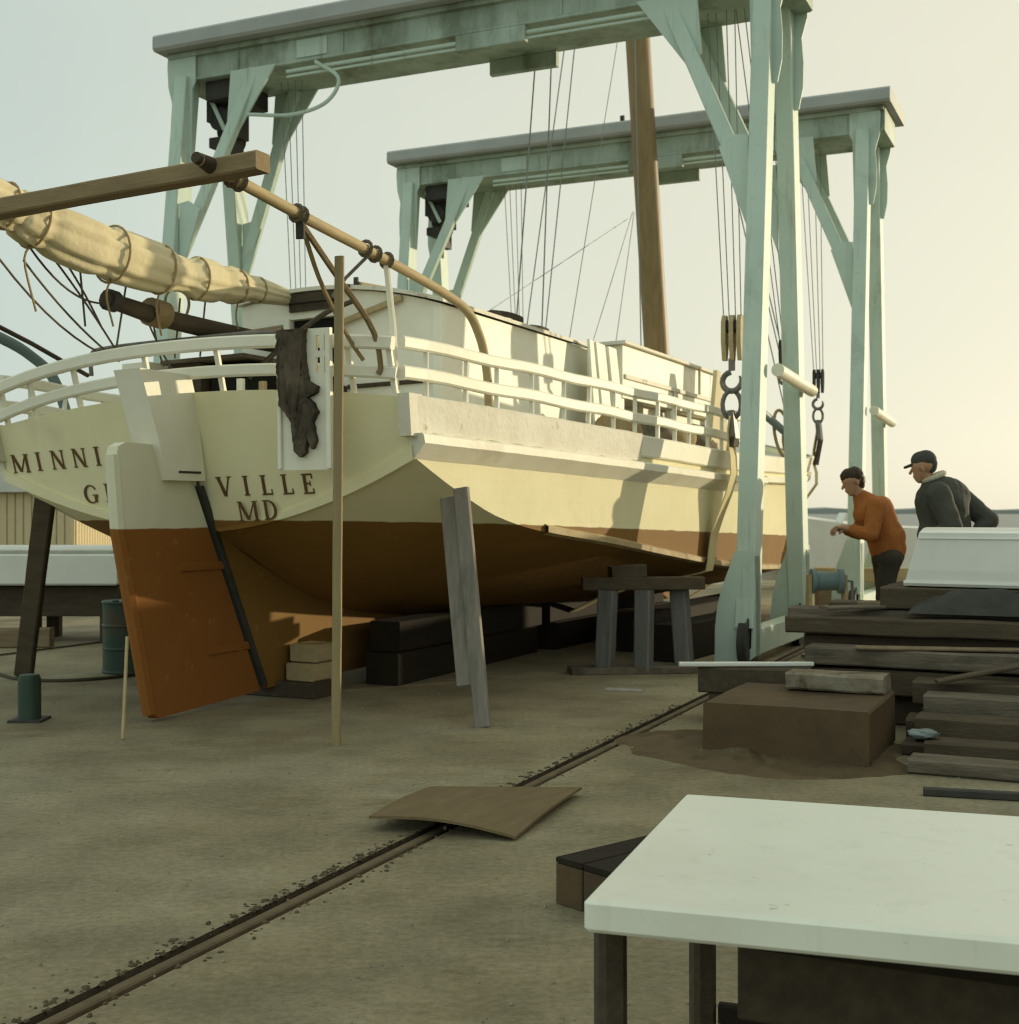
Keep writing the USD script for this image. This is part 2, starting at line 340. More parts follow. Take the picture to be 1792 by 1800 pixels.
# ------------------------------------------------------------------ ground, water, far shore
MAT['ground'] = usdkit.material(stage, '/World/Looks/yard_dirt', {
    'co': ('texture_coordinate', {}),
    'n1': ('noise_texture', {'scale': .55, 'detail': 7.0, 'roughness': .6}),
    'n2': ('noise_texture', {'scale': 1.9, 'detail': 7.0, 'roughness': .6}),
    'n3': ('noise_texture', {'scale': 30., 'detail': 6.0, 'roughness': .8}),
    'n4': ('noise_texture', {'scale': 1.1, 'detail': 5.0, 'roughness': .7}),
    'mpg': ('mapping', {'scale': (.6, 1.1, 1), 'rotation': (0, 0, -.42)}),
    'r1': ('rgb_ramp', {'ramp': [(.30, (.235, .192, .112)), (.52, (.295, .253, .155)), (.74, (.375, .343, .235))]}),
    'r2': ('rgb_ramp', {'ramp': [(.36, (.62,) * 3), (.6, (1.05,) * 3)]}),
    'r3': ('rgb_ramp', {'ramp': [(.3, (.62,) * 3), (.7, (1.28,) * 3)]}),
    'r4': ('rgb_ramp', {'ramp': [(.53, (1, 1, 1)), (.70, (.58, .53, .45))]}),
    'm1': ('mix', {'mix_type': 'multiply', 'fac': .6}), 'm2': ('mix', {'mix_type': 'multiply', 'fac': .9}), 'm3': ('mix', {'mix_type': 'multiply', 'fac': .8}),
    'b1': ('bump', {'strength': .5, 'distance': .012}), 'b2': ('bump', {'strength': .6, 'distance': .05}),
    'p': ('principled_bsdf', {'roughness': .9, 'specular_ior_level': .25})},
    [('co.object', 'n1.vector'), ('co.object', 'n2.vector'), ('co.object', 'n3.vector'), ('co.object', 'mpg.vector'), ('mpg.vector', 'n4.vector'),
     ('n1.fac', 'r1.fac'), ('n2.fac', 'r2.fac'), ('n3.fac', 'r3.fac'), ('n4.fac', 'r4.fac'), ('r1.color', 'm1.color1'), ('r2.color', 'm1.color2'), ('m1.color', 'm2.color1'),
     ('r3.color', 'm2.color2'), ('m2.color', 'm3.color1'), ('r4.color', 'm3.color2'), ('m3.color', 'p.base_color'),
     ('n2.fac', 'b2.height'), ('n3.fac', 'b1.height'), ('b2.normal', 'b1.normal'), ('b1.normal', 'p.normal')], surface='p.BSDF')
def slot(v0, v1, w, ua, ub):
    a, b = yw(ua, v0)[:2], yw(ub, v1)[:2]
    n = np.array([-(b - a)[1], (b - a)[0]]); n /= np.linalg.norm(n)
    return [tuple(a - n * w / 2), tuple(b - n * w / 2), tuple(b + n * w / 2), tuple(a + n * w / 2)]
SLOTS = [(3.26, 2.80, .12, -9.0, 14.0), (-4.06, -4.06, .17, -9.0, 14.0)]
land = Polygon([(-420, -120), (420, -120), (420, 27), (3, 27), (-4, 60), (-420, 60)])
for s_ in SLOTS: land = land.difference(Polygon(slot(*s_)))
gv, gf = trimesh.creation.triangulate_polygon(land, engine='earcut')
solo('ground', (np.c_[gv, np.zeros(len(gv))], np.array(gf)[:, ::1]), MAT['ground'], kind='structure')
walls = MB()
edge = [(420, 27), (3, 27), (-4, 60), (-420, 60)]
for a, b in zip(edge[:-1], edge[1:]): walls.beam((*a, -.61), (*b, -.61), .5, 1.2)
solo('seawall', walls, MAT['greywood'], kind='structure')
MAT['water'] = usdkit.material(stage, '/World/Looks/harbour_water', {
    'co': ('texture_coordinate', {}), 'mp': ('mapping', {'scale': (1, .35, 1)}), 'n': ('noise_texture', {'scale': .5, 'detail': 5.0}), 'b': ('bump', {'strength': .5, 'distance': .25}),
    'p': ('principled_bsdf', {'base_color': (.10, .12, .11), 'roughness': .4, 'specular_ior_level': .3})},
    [('co.object', 'mp.vector'), ('mp.vector', 'n.vector'), ('n.fac', 'b.height'), ('b.normal', 'p.normal')], surface='p.BSDF')
solo('water', (np.array([[-6000, 20, -.9], [6000, 20, -.9], [6000, 9000, -.9], [-6000, 9000, -.9.__float__()]]), np.array([[0, 1, 2, 3]])), MAT['water'], kind='structure')
xs = np.linspace(-3000, 3000, 240)
top = 2 + 5 * meshkit.fbm(np.c_[xs * .012, xs * 0, xs * 0], 5, 3) ** 1.3 + 2.5 * rng.random(len(xs))
P = np.stack([np.c_[xs, np.full_like(xs, 1500 + 0), np.full_like(xs, -1)], np.c_[xs, np.full_like(xs, 1500), top * .8], np.c_[xs, np.full_like(xs, 1530), top], np.c_[xs, np.full_like(xs, 1640), np.full_like(xs, -1)]], 1)
solo('hills', grid(P), MAT['shore'], kind='structure')

# lift rails let into the ground
for i, (v0, v1, w, ua, ub) in enumerate(SLOTS):
    a, b = yw(ua, v0), yw(ub, v1); d = (b - a) / np.linalg.norm(b - a); n = np.array([-d[1], d[0], 0])
    tr = Thing('lift_track', ['steel lift track in a ragged groove across the foreground ground', 'steel lift track in the ground on the far side of the boat'][i], 'track', (a[0], a[1], 0), 'w')
    mb = MB()
    q = [a - n * w / 2 + [0, 0, -.05], a + n * w / 2 + [0, 0, -.05], b + n * w / 2 + [0, 0, -.05], b - n * w / 2 + [0, 0, -.05]]
    mb.add((np.array(q), np.array([[0, 3, 2, 1]])))
    for s_ in (-1, 1):
        e = n * w / 2 * s_
        mb.add((np.array([a + e, b + e, b + e + [0, 0, -.05], a + e + [0, 0, -.05]]), np.array([[0, 1, 2, 3]] if s_ > 0 else [[3, 2, 1, 0]])))
    tr.part('groove', mb, MAT['dkwood'])
    tr.part('rail', MB().beam(a + [0, 0, -.028] + n * .012, b + [0, 0, -.028] + n * .012, .045, .042), MAT['railtan'])
    # crumbled edge of the groove
    cr = MB(); r_ = np.random.default_rng(20 + i)
    L = np.linalg.norm(b - a); count = 1500 if i == 0 else 250
    for k in range(count):
        t = r_.random() ** 1.5 * L * .62 + .05 * L; dens = meshkit.fbm(np.array([[t * .9, i * 7.0, 0]]), 3, 5)[0]
        if dens < .42: continue
        side = 1 if r_.random() < .8 else -1
        off = side * (w / 2 + abs(r_.normal()) * .03 - .008)
        c = a + d * t + n * off; s0 = .004 + .008 * r_.random() ** 2
        ic = trimesh.creation.icosphere(1, 1.0); vv = np.array(ic.vertices) * s0 * (.6 + .8 * r_.random(3)) + (r_.random((len(ic.vertices), 3)) - .5) * s0 * .4
        cr.add((vv * [1, 1, .7] + c + [0, 0, s0 * .05], np.array(ic.faces)))
    tr.part('broken_edge', cr, M('groove_edge_dirt_%d' % i, (.11, .085, .05), (.07, .055, .033), 9, .95), kind='stuff')

# grit and small stones scattered about the yard
gr = MB(); r_ = np.random.default_rng(5)
ic = trimesh.creation.icosphere(0, 1.0)
for k in range(1300):
    Y = 3.4 + 13 * r_.random() ** 1.6; X = (r_.random() - .5) * .86 * Y
    s0 = .002 + .006 * r_.random() ** 4
    gr.add((np.array(ic.vertices) * s0 * (.7 + .7 * r_.random(3)) + [X, Y, s0 * .3], np.array(ic.faces)))
solo('grit', gr, M('yard_grit', (.30, .27, .19), (.20, .175, .12), 6, .9), 'small stones and grit scattered over the bare yard', 'gravel', kind='stuff')

# ------------------------------------------------------------------ the skipjack
US = np.array([0, .5, 1, 1.6, 2.3, 3.2, 4.5, 6, 7.5, 9, 10, 11, 12, 12.8, 13.4])
SB = np.interp
def cub(xs, ys):
    from scipy.interpolate import PchipInterpolator
    return PchipInterpolator(xs, ys)
sheer_b = cub([0, 1.5, 3, 5, 7, 8.5, 10, 11.5, 12.7, 13.6], [1.74, 1.92, 2.06, 2.20, 2.32, 2.36, 2.2, 1.6, .85, .08])
sheer_z = cub([0, 2, 4, 6, 8, 10, 12, 13.6], [2.10, 2.05, 2.0, 1.96, 1.97, 2.08, 2.32, 2.65])
chine_b = cub([0, 1.5, 3, 5, 7, 8.5, 10, 11.5, 12.7, 13.4], [1.75, 1.88, 1.98, 2.08, 2.15, 2.12, 1.85, 1.15, .5, .04])
chine_z = cub([0, .5, .95, 1.5, 3, 4.5, 6, 7.5, 9.5, 11.5, 12.7, 13.4], [1.72, 1.50, 1.35, 1.25, 1.10, .94, .80, .71, .66, .88, 1.25, 1.7])
rab_z = cub([0, .5, 1, 2, 4, 6, 8, 10, 12, 13.4], [1.29, 1.05, .83, .60, .42, .35, .32, .36, .72, 1.6])
def rake(u0, z): return u0 - .30 * (z - 1.72) * np.clip(1 - u0 / 2.0, 0, 1)
def roll(v):
    v = v.copy(); v[:, 2] += .03 * (v[:, 1] - 1.0) * (np.abs(v[:, 1]) < 9); return v
boat = Thing('skipjack', 'white wooden workboat with red-brown bottom hauled out in the lift', 'boat', (0, 0, 0), 'y')
boat.fix = roll
us = np.concatenate([np.linspace(0, 3, 20), np.linspace(3.2, 13.4, 46)])
def side_sheet(sgn):
    P = []
    for u in us:
        row = []
        for t in np.linspace(0, 1, 7):
            z = chine_z(u) + (sheer_z(u) - chine_z(u)) * t
            b = chine_b(u) + (sheer_b(u) - chine_b(u)) * (t ** 1.15)
            row.append((rake(u, z), sgn * b, z))
        P.append(row)
    return np.array(P)
def bottom_sheet(sgn):
    P = []
    for u in us:
        row = []
        for t in np.linspace(0, 1, 9):
            kb = float(np.clip(1 - u / 2.2, 0, 1)); z = rab_z(u) + (chine_z(u) - rab_z(u)) * (kb * t ** 1.8 + (1 - kb) * (t - .10 * math.sin(math.pi * t)))
            b = .06 + (max(chine_b(u), .061) - .06) * t
            row.append((rake(u, z), sgn * b, z))
        P.append(row)
    return np.array(P)
def flip(m): return m[0], np.asarray(m[1])[:, ::-1]
sheets = {}
for sgn in (1, -1):
    a, b = grid(side_sheet(sgn)), grid(bottom_sheet(sgn))
    boat.part('hull_side', a if sgn < 0 else flip(a), MAT['hull'], smooth=30)
    boat.part('hull_bottom', b if sgn < 0 else flip(b), MAT['hull'], smooth=30)
# transom: upper edge crowned, lower edge the V of the bottom
def crown(v, c, drop=.135): return c - drop * (v / 1.74) ** 2
vs = np.linspace(-1.75, 1.75, 36)
def tbot(v): 
    t = abs(v) / 1.75; return 1.29 + (1.72 - 1.29) * t ** 1.8
P = np.array([[(rake(0, z) - .02, v * (1 - .006 * (z - 1.72)), z) for z in np.linspace(tbot(v), crown(v, 2.245), 8)] for v in vs])
front = P.copy(); back = P + np.array([.05, 0, 0])
mb = MB().add(flip(grid(front))).add(grid(back))
for e in (0, -1):
    strip = np.stack([front[:, e], back[:, e]], 1)
    mb.add(grid(strip) if e == -1 else flip(grid(strip)))
tr_path = boat.part('transom', mb, MAT['hull'], smooth=30)
# pale edging board along the transom's lower edge
for sgn in (-1, 1):
    mb = MB(); vv = np.linspace(.12, 1.75, 12) * sgn
    Q = []
    for v in vs if False else vv:
        z = tbot(v); eh = .015 + .07 * abs(v) / 1.75; Q.append([(rake(0, z) - .045, v, z - .005), (rake(0, z + eh) - .04, v, z + eh), (rake(0, z + eh) - .01, v, z + eh + .004), (rake(0, z) - .01, v, z - .01), (rake(0, z) - .045, v, z - .005)])
    g = grid(np.array(Q)); mb.add(g if sgn < 0 else flip(g))
    boat.part('edging_board', mb, MAT['hull'], parent=tr_path, smooth=30)
# transom lettering
def rect(x0, y0, x1, y1): return sbox(x0, y0, x1, y1)
def glyph(ch):
    t, n, s = .17, .085, .06          # thick stem, thin stroke, serif height
    stem = lambda x, w=t: unary_union([rect(x, 0, x + w, 1), rect(x - .08, 0, x + w + .08, s), rect(x - .08, 1 - s, x + w + .08, 1)])
    line = lambda a, b, w: Polygon([(a[0] - w / 2, a[1]), (a[0] + w / 2, a[1]), (b[0] + w / 2, b[1]), (b[0] - w / 2, b[1])])
    from shapely.geometry import Point
    from shapely import affinity
    el = lambda cx, cy, rx, ry: affinity.scale(Point(cx, cy).buffer(1, 24), rx, ry)
    if ch == 'I': return stem(.1)
    if ch == 'N': return unary_union([stem(.1, n), stem(.78, n), line((.17, 1), (.80, 0), .2)])
    if ch == 'M': return unary_union([stem(.1, n), stem(1.0, t), line((.17, 1), (.6, .05), .19), line((1.07, 1), (.6, .05), n)])
    if ch == 'V': return unary_union([line((.15, 1), (.48, 0), .2), line((.82, 1), (.48, 0), n), rect(0, 1 - s, .32, 1), rect(.70, 1 - s, .96, 1)])
    if ch == 'L': return unary_union([stem(.1), rect(.1, 0, .66, n), rect(.60, 0, .66, .28)])
    if ch == 'E': return unary_union([stem(.1), rect(.1, 0, .66, n), rect(.1, 1 - n, .64, 1), rect(.1, .47, .5, .47 + n), rect(.60, 0, .66, .26), rect(.58, .74, .64, 1), rect(.45, .38, .5, .64)])
    if ch == 'D': return unary_union([stem(.1), el(.32, .5, .5, .5).difference(el(.30, .5, .36, .42)).intersection(rect(.27, 0, 1, 1)), rect(.1, 0, .34, n), rect(.1, 1 - n, .34, 1)])
    if ch == 'G': return unary_union([el(.5, .5, .46, .5).difference(el(.54, .5, .32, .42)).difference(rect(.66, .42, 1.1, .74)), rect(.72, .06, .88, .46), rect(.6, .42, .98, .48)])
    if ch == 'R': return unary_union([stem(.1), el(.42, .74, .34, .26).difference(el(.40, .74, .2, .17)).intersection(rect(.27, .4, 1, 1)), rect(.1, 1 - n, .45, 1), rect(.1, .48, .45, .48 + n), line((.42, .5), (.76, 0), .19), rect(.66, 0, .92, s)])
LET = [('M', -1.66, 1.865), ('I', -1.42, 1.865), ('N', -1.275, 1.865), ('N', -1.07, 1.865), ('I', -.86, 1.865),
       ('G', -1.035, 1.60), ('R', -.835, 1.60), ('V', .165, 1.60), ('I', .385, 1.60), ('L', .53, 1.60), ('L', .70, 1.60), ('E', .865, 1.60), ('M', .325, 1.425), ('D', .535, 1.43)]
for ch, v0, z0 in LET:
    g = glyph(ch); hgt = .136; polys = getattr(g, 'geoms', [g]); mb = MB()
    for q in polys:
        m = trimesh.creation.extrude_polygon(q, 1, engine='earcut'); w = np.array(m.vertices)
        z = z0 + (w[:, 1] - .5) * hgt - .03 * ((v0) / 1.74) ** 2; v = v0 + w[:, 0] * hgt
        o = np.stack([rake(0, z) - (.0225 if z0 > 1.5 else .05) - .004 * (1 - w[:, 2]), v, z], 1)
        t = trimesh.Trimesh(o, m.faces, process=False)
        if t.volume < 0: t.invert()
        mb.add(t)
    boat.part('letter', mb, MAT['gold'], parent=tr_path)
# sternpost, keel, rudder and its casing
post = lambda z: -.10 - .516 * (z - 1.66)
keelP = [(post(1.33) + .05, 1.33), (post(.11) + .05, .11), (3, .12), (7, .14), (10.4, .20), (12.2, .55), (13.5, 1.75), (13.75, 2.55), (13.45, 2.55), (13.2, 1.75), (12, .80), (10, .42), (8, .38), (6, .40), (4, .47), (2, .66), (1, .88), (.4, 1.15), (.12, 1.33)]
boat.part('keel', prism(keelP, 1, -.075, .075), MAT['hull'])
rud = [(-.78, 1.88), (-.85, 1.85), (-.87, 1.77), (-.80, 1.29), (-.49, .075), (-.45, .05), (post(.10) - .02, .10), (post(1.0) - .02, 1.0), (post(1.62) - .02, 1.62), (-.15, 1.66), (-.20, 1.87)]
r0 = prism(Polygon(rud).segmentize(.12), 1, -.055, .055)
w = r0[0]; aft = np.clip((w[:, 0] - (post(w[:, 2]) - .95)) / .95, 0, 1); w[:, 1] *= .72 + .28 * aft
rp = boat.part('rudder', (w, r0[1]), MAT['rudder'])
boat.part('rudder_edge', tube([(-.85, 0, 1.80), (-.80, 0, 1.30), (-.49, 0, .09)], .05, 8), MAT['rudder'], parent=rp, smooth=40)
for z in (1.05, .45):
    boat.part('strap', MB().bx((post(z) - .45, -.066, z - .03), (post(z) + .12, .066, z + .03)), MAT['hull'] if False else MAT['rudder'], parent=rp)
boat.part('post_iron', MB().beam((post(.14) + .03, 0, .14), (post(1.60) + .03, 0, 1.60), .17, .045, up=(1, 0, .3)), MAT['dark'])
cas = [(-.72, 2.36), (-.43, 1.64), (-.04, 1.64), (-.14, 2.18), (-.20, 2.36)]
cp = boat.part('rudder_casing', prism(cas, 1, -.11, .11), MAT['white'])
boat.part('plate', MB().bx((-.33, -.02, 1.69), (-.10, .119, 1.705)), MAT['dark'], parent=cp)
boat.part('post_iron', tube([(-.11, .09, 1.72), (-.10, .09, 1.62), (-.06, .085, 1.55)], .012, 6), MAT['dark'], parent=cp)
# deck, sheer planks, rub rail
dk = []
for u in us:
    b = max(float(sheer_b(u)) - .04, .05); z = float(sheer_z(u)) - .07
    dk.append([(rake(u, z), v * b, z + .09 * (1 - v * v)) for v in np.linspace(-1, 1, 9)])
boat.part('deck', grid(np.array(dk)), MAT['oldwhite'])
def side_strip(zoff0, zoff1, ua, ub, proud, sgn, ragged=0, seed=0, n=40, under=0.0):
    Q = []; uu = np.linspace(ua, ub, n); r_ = np.random.default_rng(seed)
    for u in uu:
        h = float(sheer_z(u) - chine_z(u))
        def pt(zz, pr):
            t = np.clip((zz - chine_z(u)) / h, 0, 1.3); b = chine_b(u) + (sheer_b(u) - chine_b(u)) * t ** 1.15
            return (rake(u, zz), sgn * (b + pr), zz)
        z0, z1 = sheer_z(u) + zoff0 - ragged * r_.random(), sheer_z(u) + zoff1 + ragged * .25 * r_.random()
        c = min(.012, (z1 - z0) * .2)
        Q.append([pt(z0 - under, .002), pt(z0, proud - c), pt(z0 + c, proud), pt(z1 - c, proud), pt(z1, proud - c), pt(z1, -.02)])
    Q = np.array(Q); g = grid(Q)
    mb = MB().add(flip(g) if sgn < 0 else g)
    for e, rev in ((0, sgn > 0), (-1, sgn < 0)):
        c = Q[e]; f = np.array([[0, i, i + 1] for i in range(1, 5)])
        mb.add((c, f[:, ::-1] if rev else f))
    return mb
for sgn in (1, -1):
    boat.part('sheer_plank', side_strip(-.215, .025, -.02, 3.35, .055, sgn, .018, 3 if sgn > 0 else 4), MAT['oldwhite'])
    boat.part('sheer_plank', side_strip(-.16, .02, 3.37, 12.6, .04, sgn, .004, 5), MAT['white'])
    boat.part('rub_rail', side_strip(-.295, -.22, -.03, 6.9, .10, sgn, .003, 6, 50, .085), MAT['white'])
    boat.part('rub_rail', side_strip(-.28, -.205, 6.92, 13.0, .08, sgn, .002, 6, 40), MAT['white'])
    # guard strip on the chine
    Q = []
    for u in np.linspace(1.75, 10.5, 40):
        z, b = float(chine_z(u)) + .035, float(chine_b(u))
        Q.append([(u, sgn * (b - .02), z - .05), (u, sgn * (b + .035), z - .035), (u, sgn * (b + .035), z + .01), (u, sgn * (b - .0), z + .03)])
    g = grid(np.array(Q))
    boat.part('chine_guard', flip(g) if sgn < 0 else g, M('worn_guard_strip', (.50, .40, .22), (.36, .26, .13), 5, .7, bump=.2, c3=(.2, .11, .05), spot=(.55, .7), sscale=3) if sgn > 0 else '/World/Looks/worn_guard_strip')
# quarter block where transom and side meet
for sgn in (1, -1):
    boat.part('quarter_piece', prism([(-.16, 1.86), (-.19, 2.13), (-.02, 2.13), (.05, 1.86)], 1, *sorted((sgn * 1.71, sgn * 1.80))), MAT['oldwhite'])
# rails: one crowned pair along the transom, one pair each side
def port_dip(v): return .055 * max(0, -v / 1.5) ** 3
def trail(zc, drop, w, h):
    pts = [(rake(0, crown(v, zc, drop)) - .0, v, crown(v, zc, drop) - port_dip(v)) for v in np.linspace(-1.70, 1.70, 19)]
    mb = MB()
    for a, b in zip(pts[:-1], pts[1:]): mb.beam(a, b, w, h, c=.012)
    return mb
boat.part('stern_rail', trail(2.555, .115, .06, .088), MAT['white'])
boat.part('stern_rail', trail(2.375, .12, .05, .082), MAT['white'])
def srail(zs, sgn, h, w=.05):
    pts = []
    for u in np.linspace(-.12, 6.25, 26):
        pts.append((u, sgn * (float(sheer_b(max(u, 0))) - .03), np.interp(u, [0, 3, 6.25], zs) + .006 * math.sin(u * 5.1) ))
    mb = MB()
    for a, b in zip(pts[:-1], pts[1:]): mb.beam(a, b, w, h, c=.012)
    return mb
for sgn in (1, -1):
    boat.part('side_rail', srail([2.465, 2.41, 2.36], sgn, .082), MAT['white'])
    boat.part('side_rail', srail([2.275, 2.20, 2.13], sgn, .086), MAT['white'])
    for k, u in enumerate(np.arange(.18, 6.3, .46) + rng.normal(0, .04, 14)):
        b = float(sheer_b(u)) - .04
        boat.part('rail_post', MB().beam((u, sgn * b, sheer_z(u) - .02), (u + rng.normal(0, .012), sgn * (b + .004), np.interp(u, [0, 3, 6.25], [2.44, 2.385, 2.335])), .034, .034), MAT['white'])
for v in (-1.64, -1.35, -.92, -.27, .34, 1.36, 1.66):
    z0, z1 = crown(v, 2.235), crown(v, 2.53, .115) - port_dip(v)
    boat.part('rail_post', MB().beam((rake(0, z0) + .01, v, z0), (rake(0, z1) + .01, v, z1), .036, .036), MAT['white'])
# cabin trunk
CU0, CU1, CW, CZ = 1.85, 5.05, .96, 3.06
roofz = lambda v: 3.265 - .078 * v - .136 * v * v
wallpts = [(v, roofz(v)) for v in np.linspace(-CW, CW, 13)]
cab = Polygon([(-CW, 1.98)] + wallpts + [(CW, 1.98)])
door = sbox(-.47, 2.15, -.02, 3.06)
cb = boat.part('cabin', prism(cab, 0, CU0 + .05, CU1), MAT['white'])
boat.part('aft_wall', prism(cab.difference(door), 0, CU0, CU0 + .049), MAT['white'], parent=cb)
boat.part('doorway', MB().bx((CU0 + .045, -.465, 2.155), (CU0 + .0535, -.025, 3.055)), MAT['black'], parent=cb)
boat.part('door_frame', MB().bx((CU0 - .02, -.02, 2.15), (CU0 + .0, .03, 3.07)).bx((CU0 - .02, -.52, 2.15), (CU0, -.47, 3.07)), MAT['white'], parent=cb)
rf = Polygon([(v * 1.045, roofz(v) + .004) for v in np.linspace(-CW, CW, 13)] + [(v * 1.045, roofz(v) + .036) for v in np.linspace(CW, -CW, 13)])
boat.part('cabin_roof', prism(rf, 0, CU0 - .05, CU1 + .04), MAT['oldwhite'], parent=cb)
boat.part('corner_board', MB().bx((CU0 - .014, CW - .07, 2.0), (CU0 - .001, CW + .014, 3.045)).bx((CU0, CW + .001, 2.0), (CU0 + .08, CW + .014, 3.045)), MAT['white'], parent=cb)
boat.part('hatch_slide', MB().bx((CU0 - .04, -.50, 3.19), (CU0 + .9, .04, 3.265)), MAT['dkwood'], parent=cb)
boat.part('hatch_slide', MB().bx((CU0 - .02, -.47, 3.12), (CU0 + .86, .01, 3.188)), MAT['dkwood'], parent=cb)
boat.part('lower_trim', MB().bx((CU0 - .02, .10, 2.44), (CU0 - .001, .94, 2.475)), MAT['dkwood'], parent=cb)
boat.part('batten', MB().beam((CU0 - .03, .02, 2.98), (CU0 - .03, .62, 3.14), .03, .05), MAT['woodpaleu'], parent=cb)
# white deck structure forward of the cabin, on short legs
hb = boat.part('deck_house', MB().bx((5.45, -1.2, 2.58), (9.05, 1.2, 3.13)), MAT['white'])
boat.part('roof_board', MB().bx((5.40, -1.25, 3.133), (9.10, 1.25, 3.17)), MAT['oldwhite'], parent=hb)
for u in (5.52, 7.2, 8.98):
    for v in (-1.14, 1.14): boat.part('house_post', MB().bx((u - .04, v - .04, 1.9), (u + .04, v + .04, 2.578)), MAT['white'], parent=hb)
boat.part('side_batten', MB().bx((5.5, 1.201, 2.78), (9.0, 1.222, 2.83)).bx((7.15, 1.201, 2.59), (7.22, 1.222, 2.777)).bx((8.2, 1.201, 2.84), (8.26, 1.222, 3.125)), MAT['oldwhite'], parent=hb)
boat.part('inner_wall', MB().bx((5.5, -.9, 1.95), (6.5, .2, 2.575)), MAT['dkwood'], parent=hb)
boat.part('lower_wall', MB().bx((6.55, -1.0, 1.95), (9.0, 1.05, 2.577)), MAT['white'], parent=hb)
# standing boards against the cabin's forward end
for k, (u0, u1, lean) in enumerate([(4.62, 4.80, .10), (4.86, 5.12, .03), (5.16, 5.40, .02)]):
    boat.part('leaning_board', MB().beam((u0 + .09 - lean * .2, 1.22 + .02 * k, 2.05), (u0 + .09 + lean, 1.10 + .02 * k, 3.10 - .01 * k), .03, u1 - u0, up=(1, 0, 0)), MAT['white'])
# mast, boom, furled sail
mb = tube([(10.50, 0, 1.9), (10.21, 0, 3.63), (9.40, 0, 7.76), (8.2, 0, 13.8)], [.19, .175, .165, .13], 20)
mp = boat.part('mast', mb, MAT['mast'], smooth=40)
boat.part('mast_collar', tube([(10.36, 0, 2.95), (10.33, 0, 3.2), (10.30, 0, 3.32)], [.26, .26, .2], 20), MAT['mast'], parent=mp, smooth=40)
bm = tube([(-.20, -.64, 2.955), (.37, -.63, 2.90), (1.47, -.61, 2.87), (3.4, -.42, 2.86)], [.055, .07, .08, .09], 12)
bp_ = boat.part('boom', bm, MAT['dkwood'], smooth=40)
boat.part('boom_block', tube([(.26, -.635, 2.93), (.42, -.63, 2.92)], .105, 14), MAT['woodwarm'], parent=bp_, smooth=40)
boat.part('boom_ring', tube([(-.18, -.64, 2.955), (-.10, -.64, 2.948)], .078, 12), MAT['dark'], parent=bp_, smooth=40)
sc = curve([(-1.50, -.55, 3.43), (-1.17, -.54, 3.375), (-1.0, -.54, 3.335), (-.62, -.53, 3.275), (-.01, -.52, 3.23), (.58, -.51, 3.22), (1.03, -.51, 3.235), (1.33, -.50, 3.25), (1.96, -.49, 3.25)], 90)
rr = np.interp(np.linspace(0, 1, 90), [0, .12, .3, .45, .56, .61, .64, .75, .87, 1], [.125, .135, .16, .175, .155, .105, .14, .125, .10, .05])
V = []
T = np.gradient(sc, axis=0); T /= np.linalg.norm(T, axis=1, keepdims=True)
NS = 40
for i, p in enumerate(sc):
    s = np.cross(T[i], [0, 0, 1.0]); s /= np.linalg.norm(s); t = np.cross(s, T[i])
    gather = .5 + .5 * math.cos(i / 90 * 2 * math.pi * 7.0)
    for k in range(NS):
        a = 2 * math.pi * k / NS
        fold = .055 * abs(math.sin(4.5 * a + .7 * math.sin(i * .06))) - .03 + .020 * math.sin(13 * a + i * .04) + .02 * (meshkit.noise(np.array([[i * .12, a * 2.0, 0]]), 4)[0] - .5)
        q = rr[i] * (1 + .8 * fold / .17 * .55) * (1 - .13 * gather ** 6)
        V.append(p + s * math.cos(a) * q * .9 + t * math.sin(a) * q * 1.1)
V = np.array(V).reshape(90, NS, 3); V = np.concatenate([V, V[:, :1]], 1)
sv, sf = grid(V)
n0 = len(sv); sv = np.vstack([sv, sc[[0, -1]]])
sf = np.vstack([sf, [(n0, k, k + 1) for k in range(NS)], [(n0 + 1, 89 * (NS + 1) + k + 1, 89 * (NS + 1) + k) for k in range(NS)]])
t_ = trimesh.Trimesh(sv, sf, process=False)
sp = boat.part('furled_sail', (sv, sf if t_.volume > 0 else sf[:, ::-1]), MAT['sail'], smooth=70)
for i in (9, 23, 40, 49, 57, 72, 80):
    p = sc[i]; s = np.cross(T[i], [0, 0, 1.0]); s /= np.linalg.norm(s); t = np.cross(s, T[i])
    ring = [p + (s * math.cos(a) * .94 + t * math.sin(a) * 1.13) * rr[i] * 1.02 for a in np.linspace(0, 2 * math.pi, 25)]
    boat.part('sail_tie', tube(ring, .009, 6, False), MAT['manila'], parent=sp)
    if i in (23, 40, 49, 72):
        end = p + np.array([.05, -.03, -rr[i] - .22 - .10 * (i % 3)])
        boat.part('sail_tie', tube(curve([p - t * rr[i], p - t * (rr[i] + .12) + s * .03, end], 8), .008, 5), MAT['manila'], parent=sp)
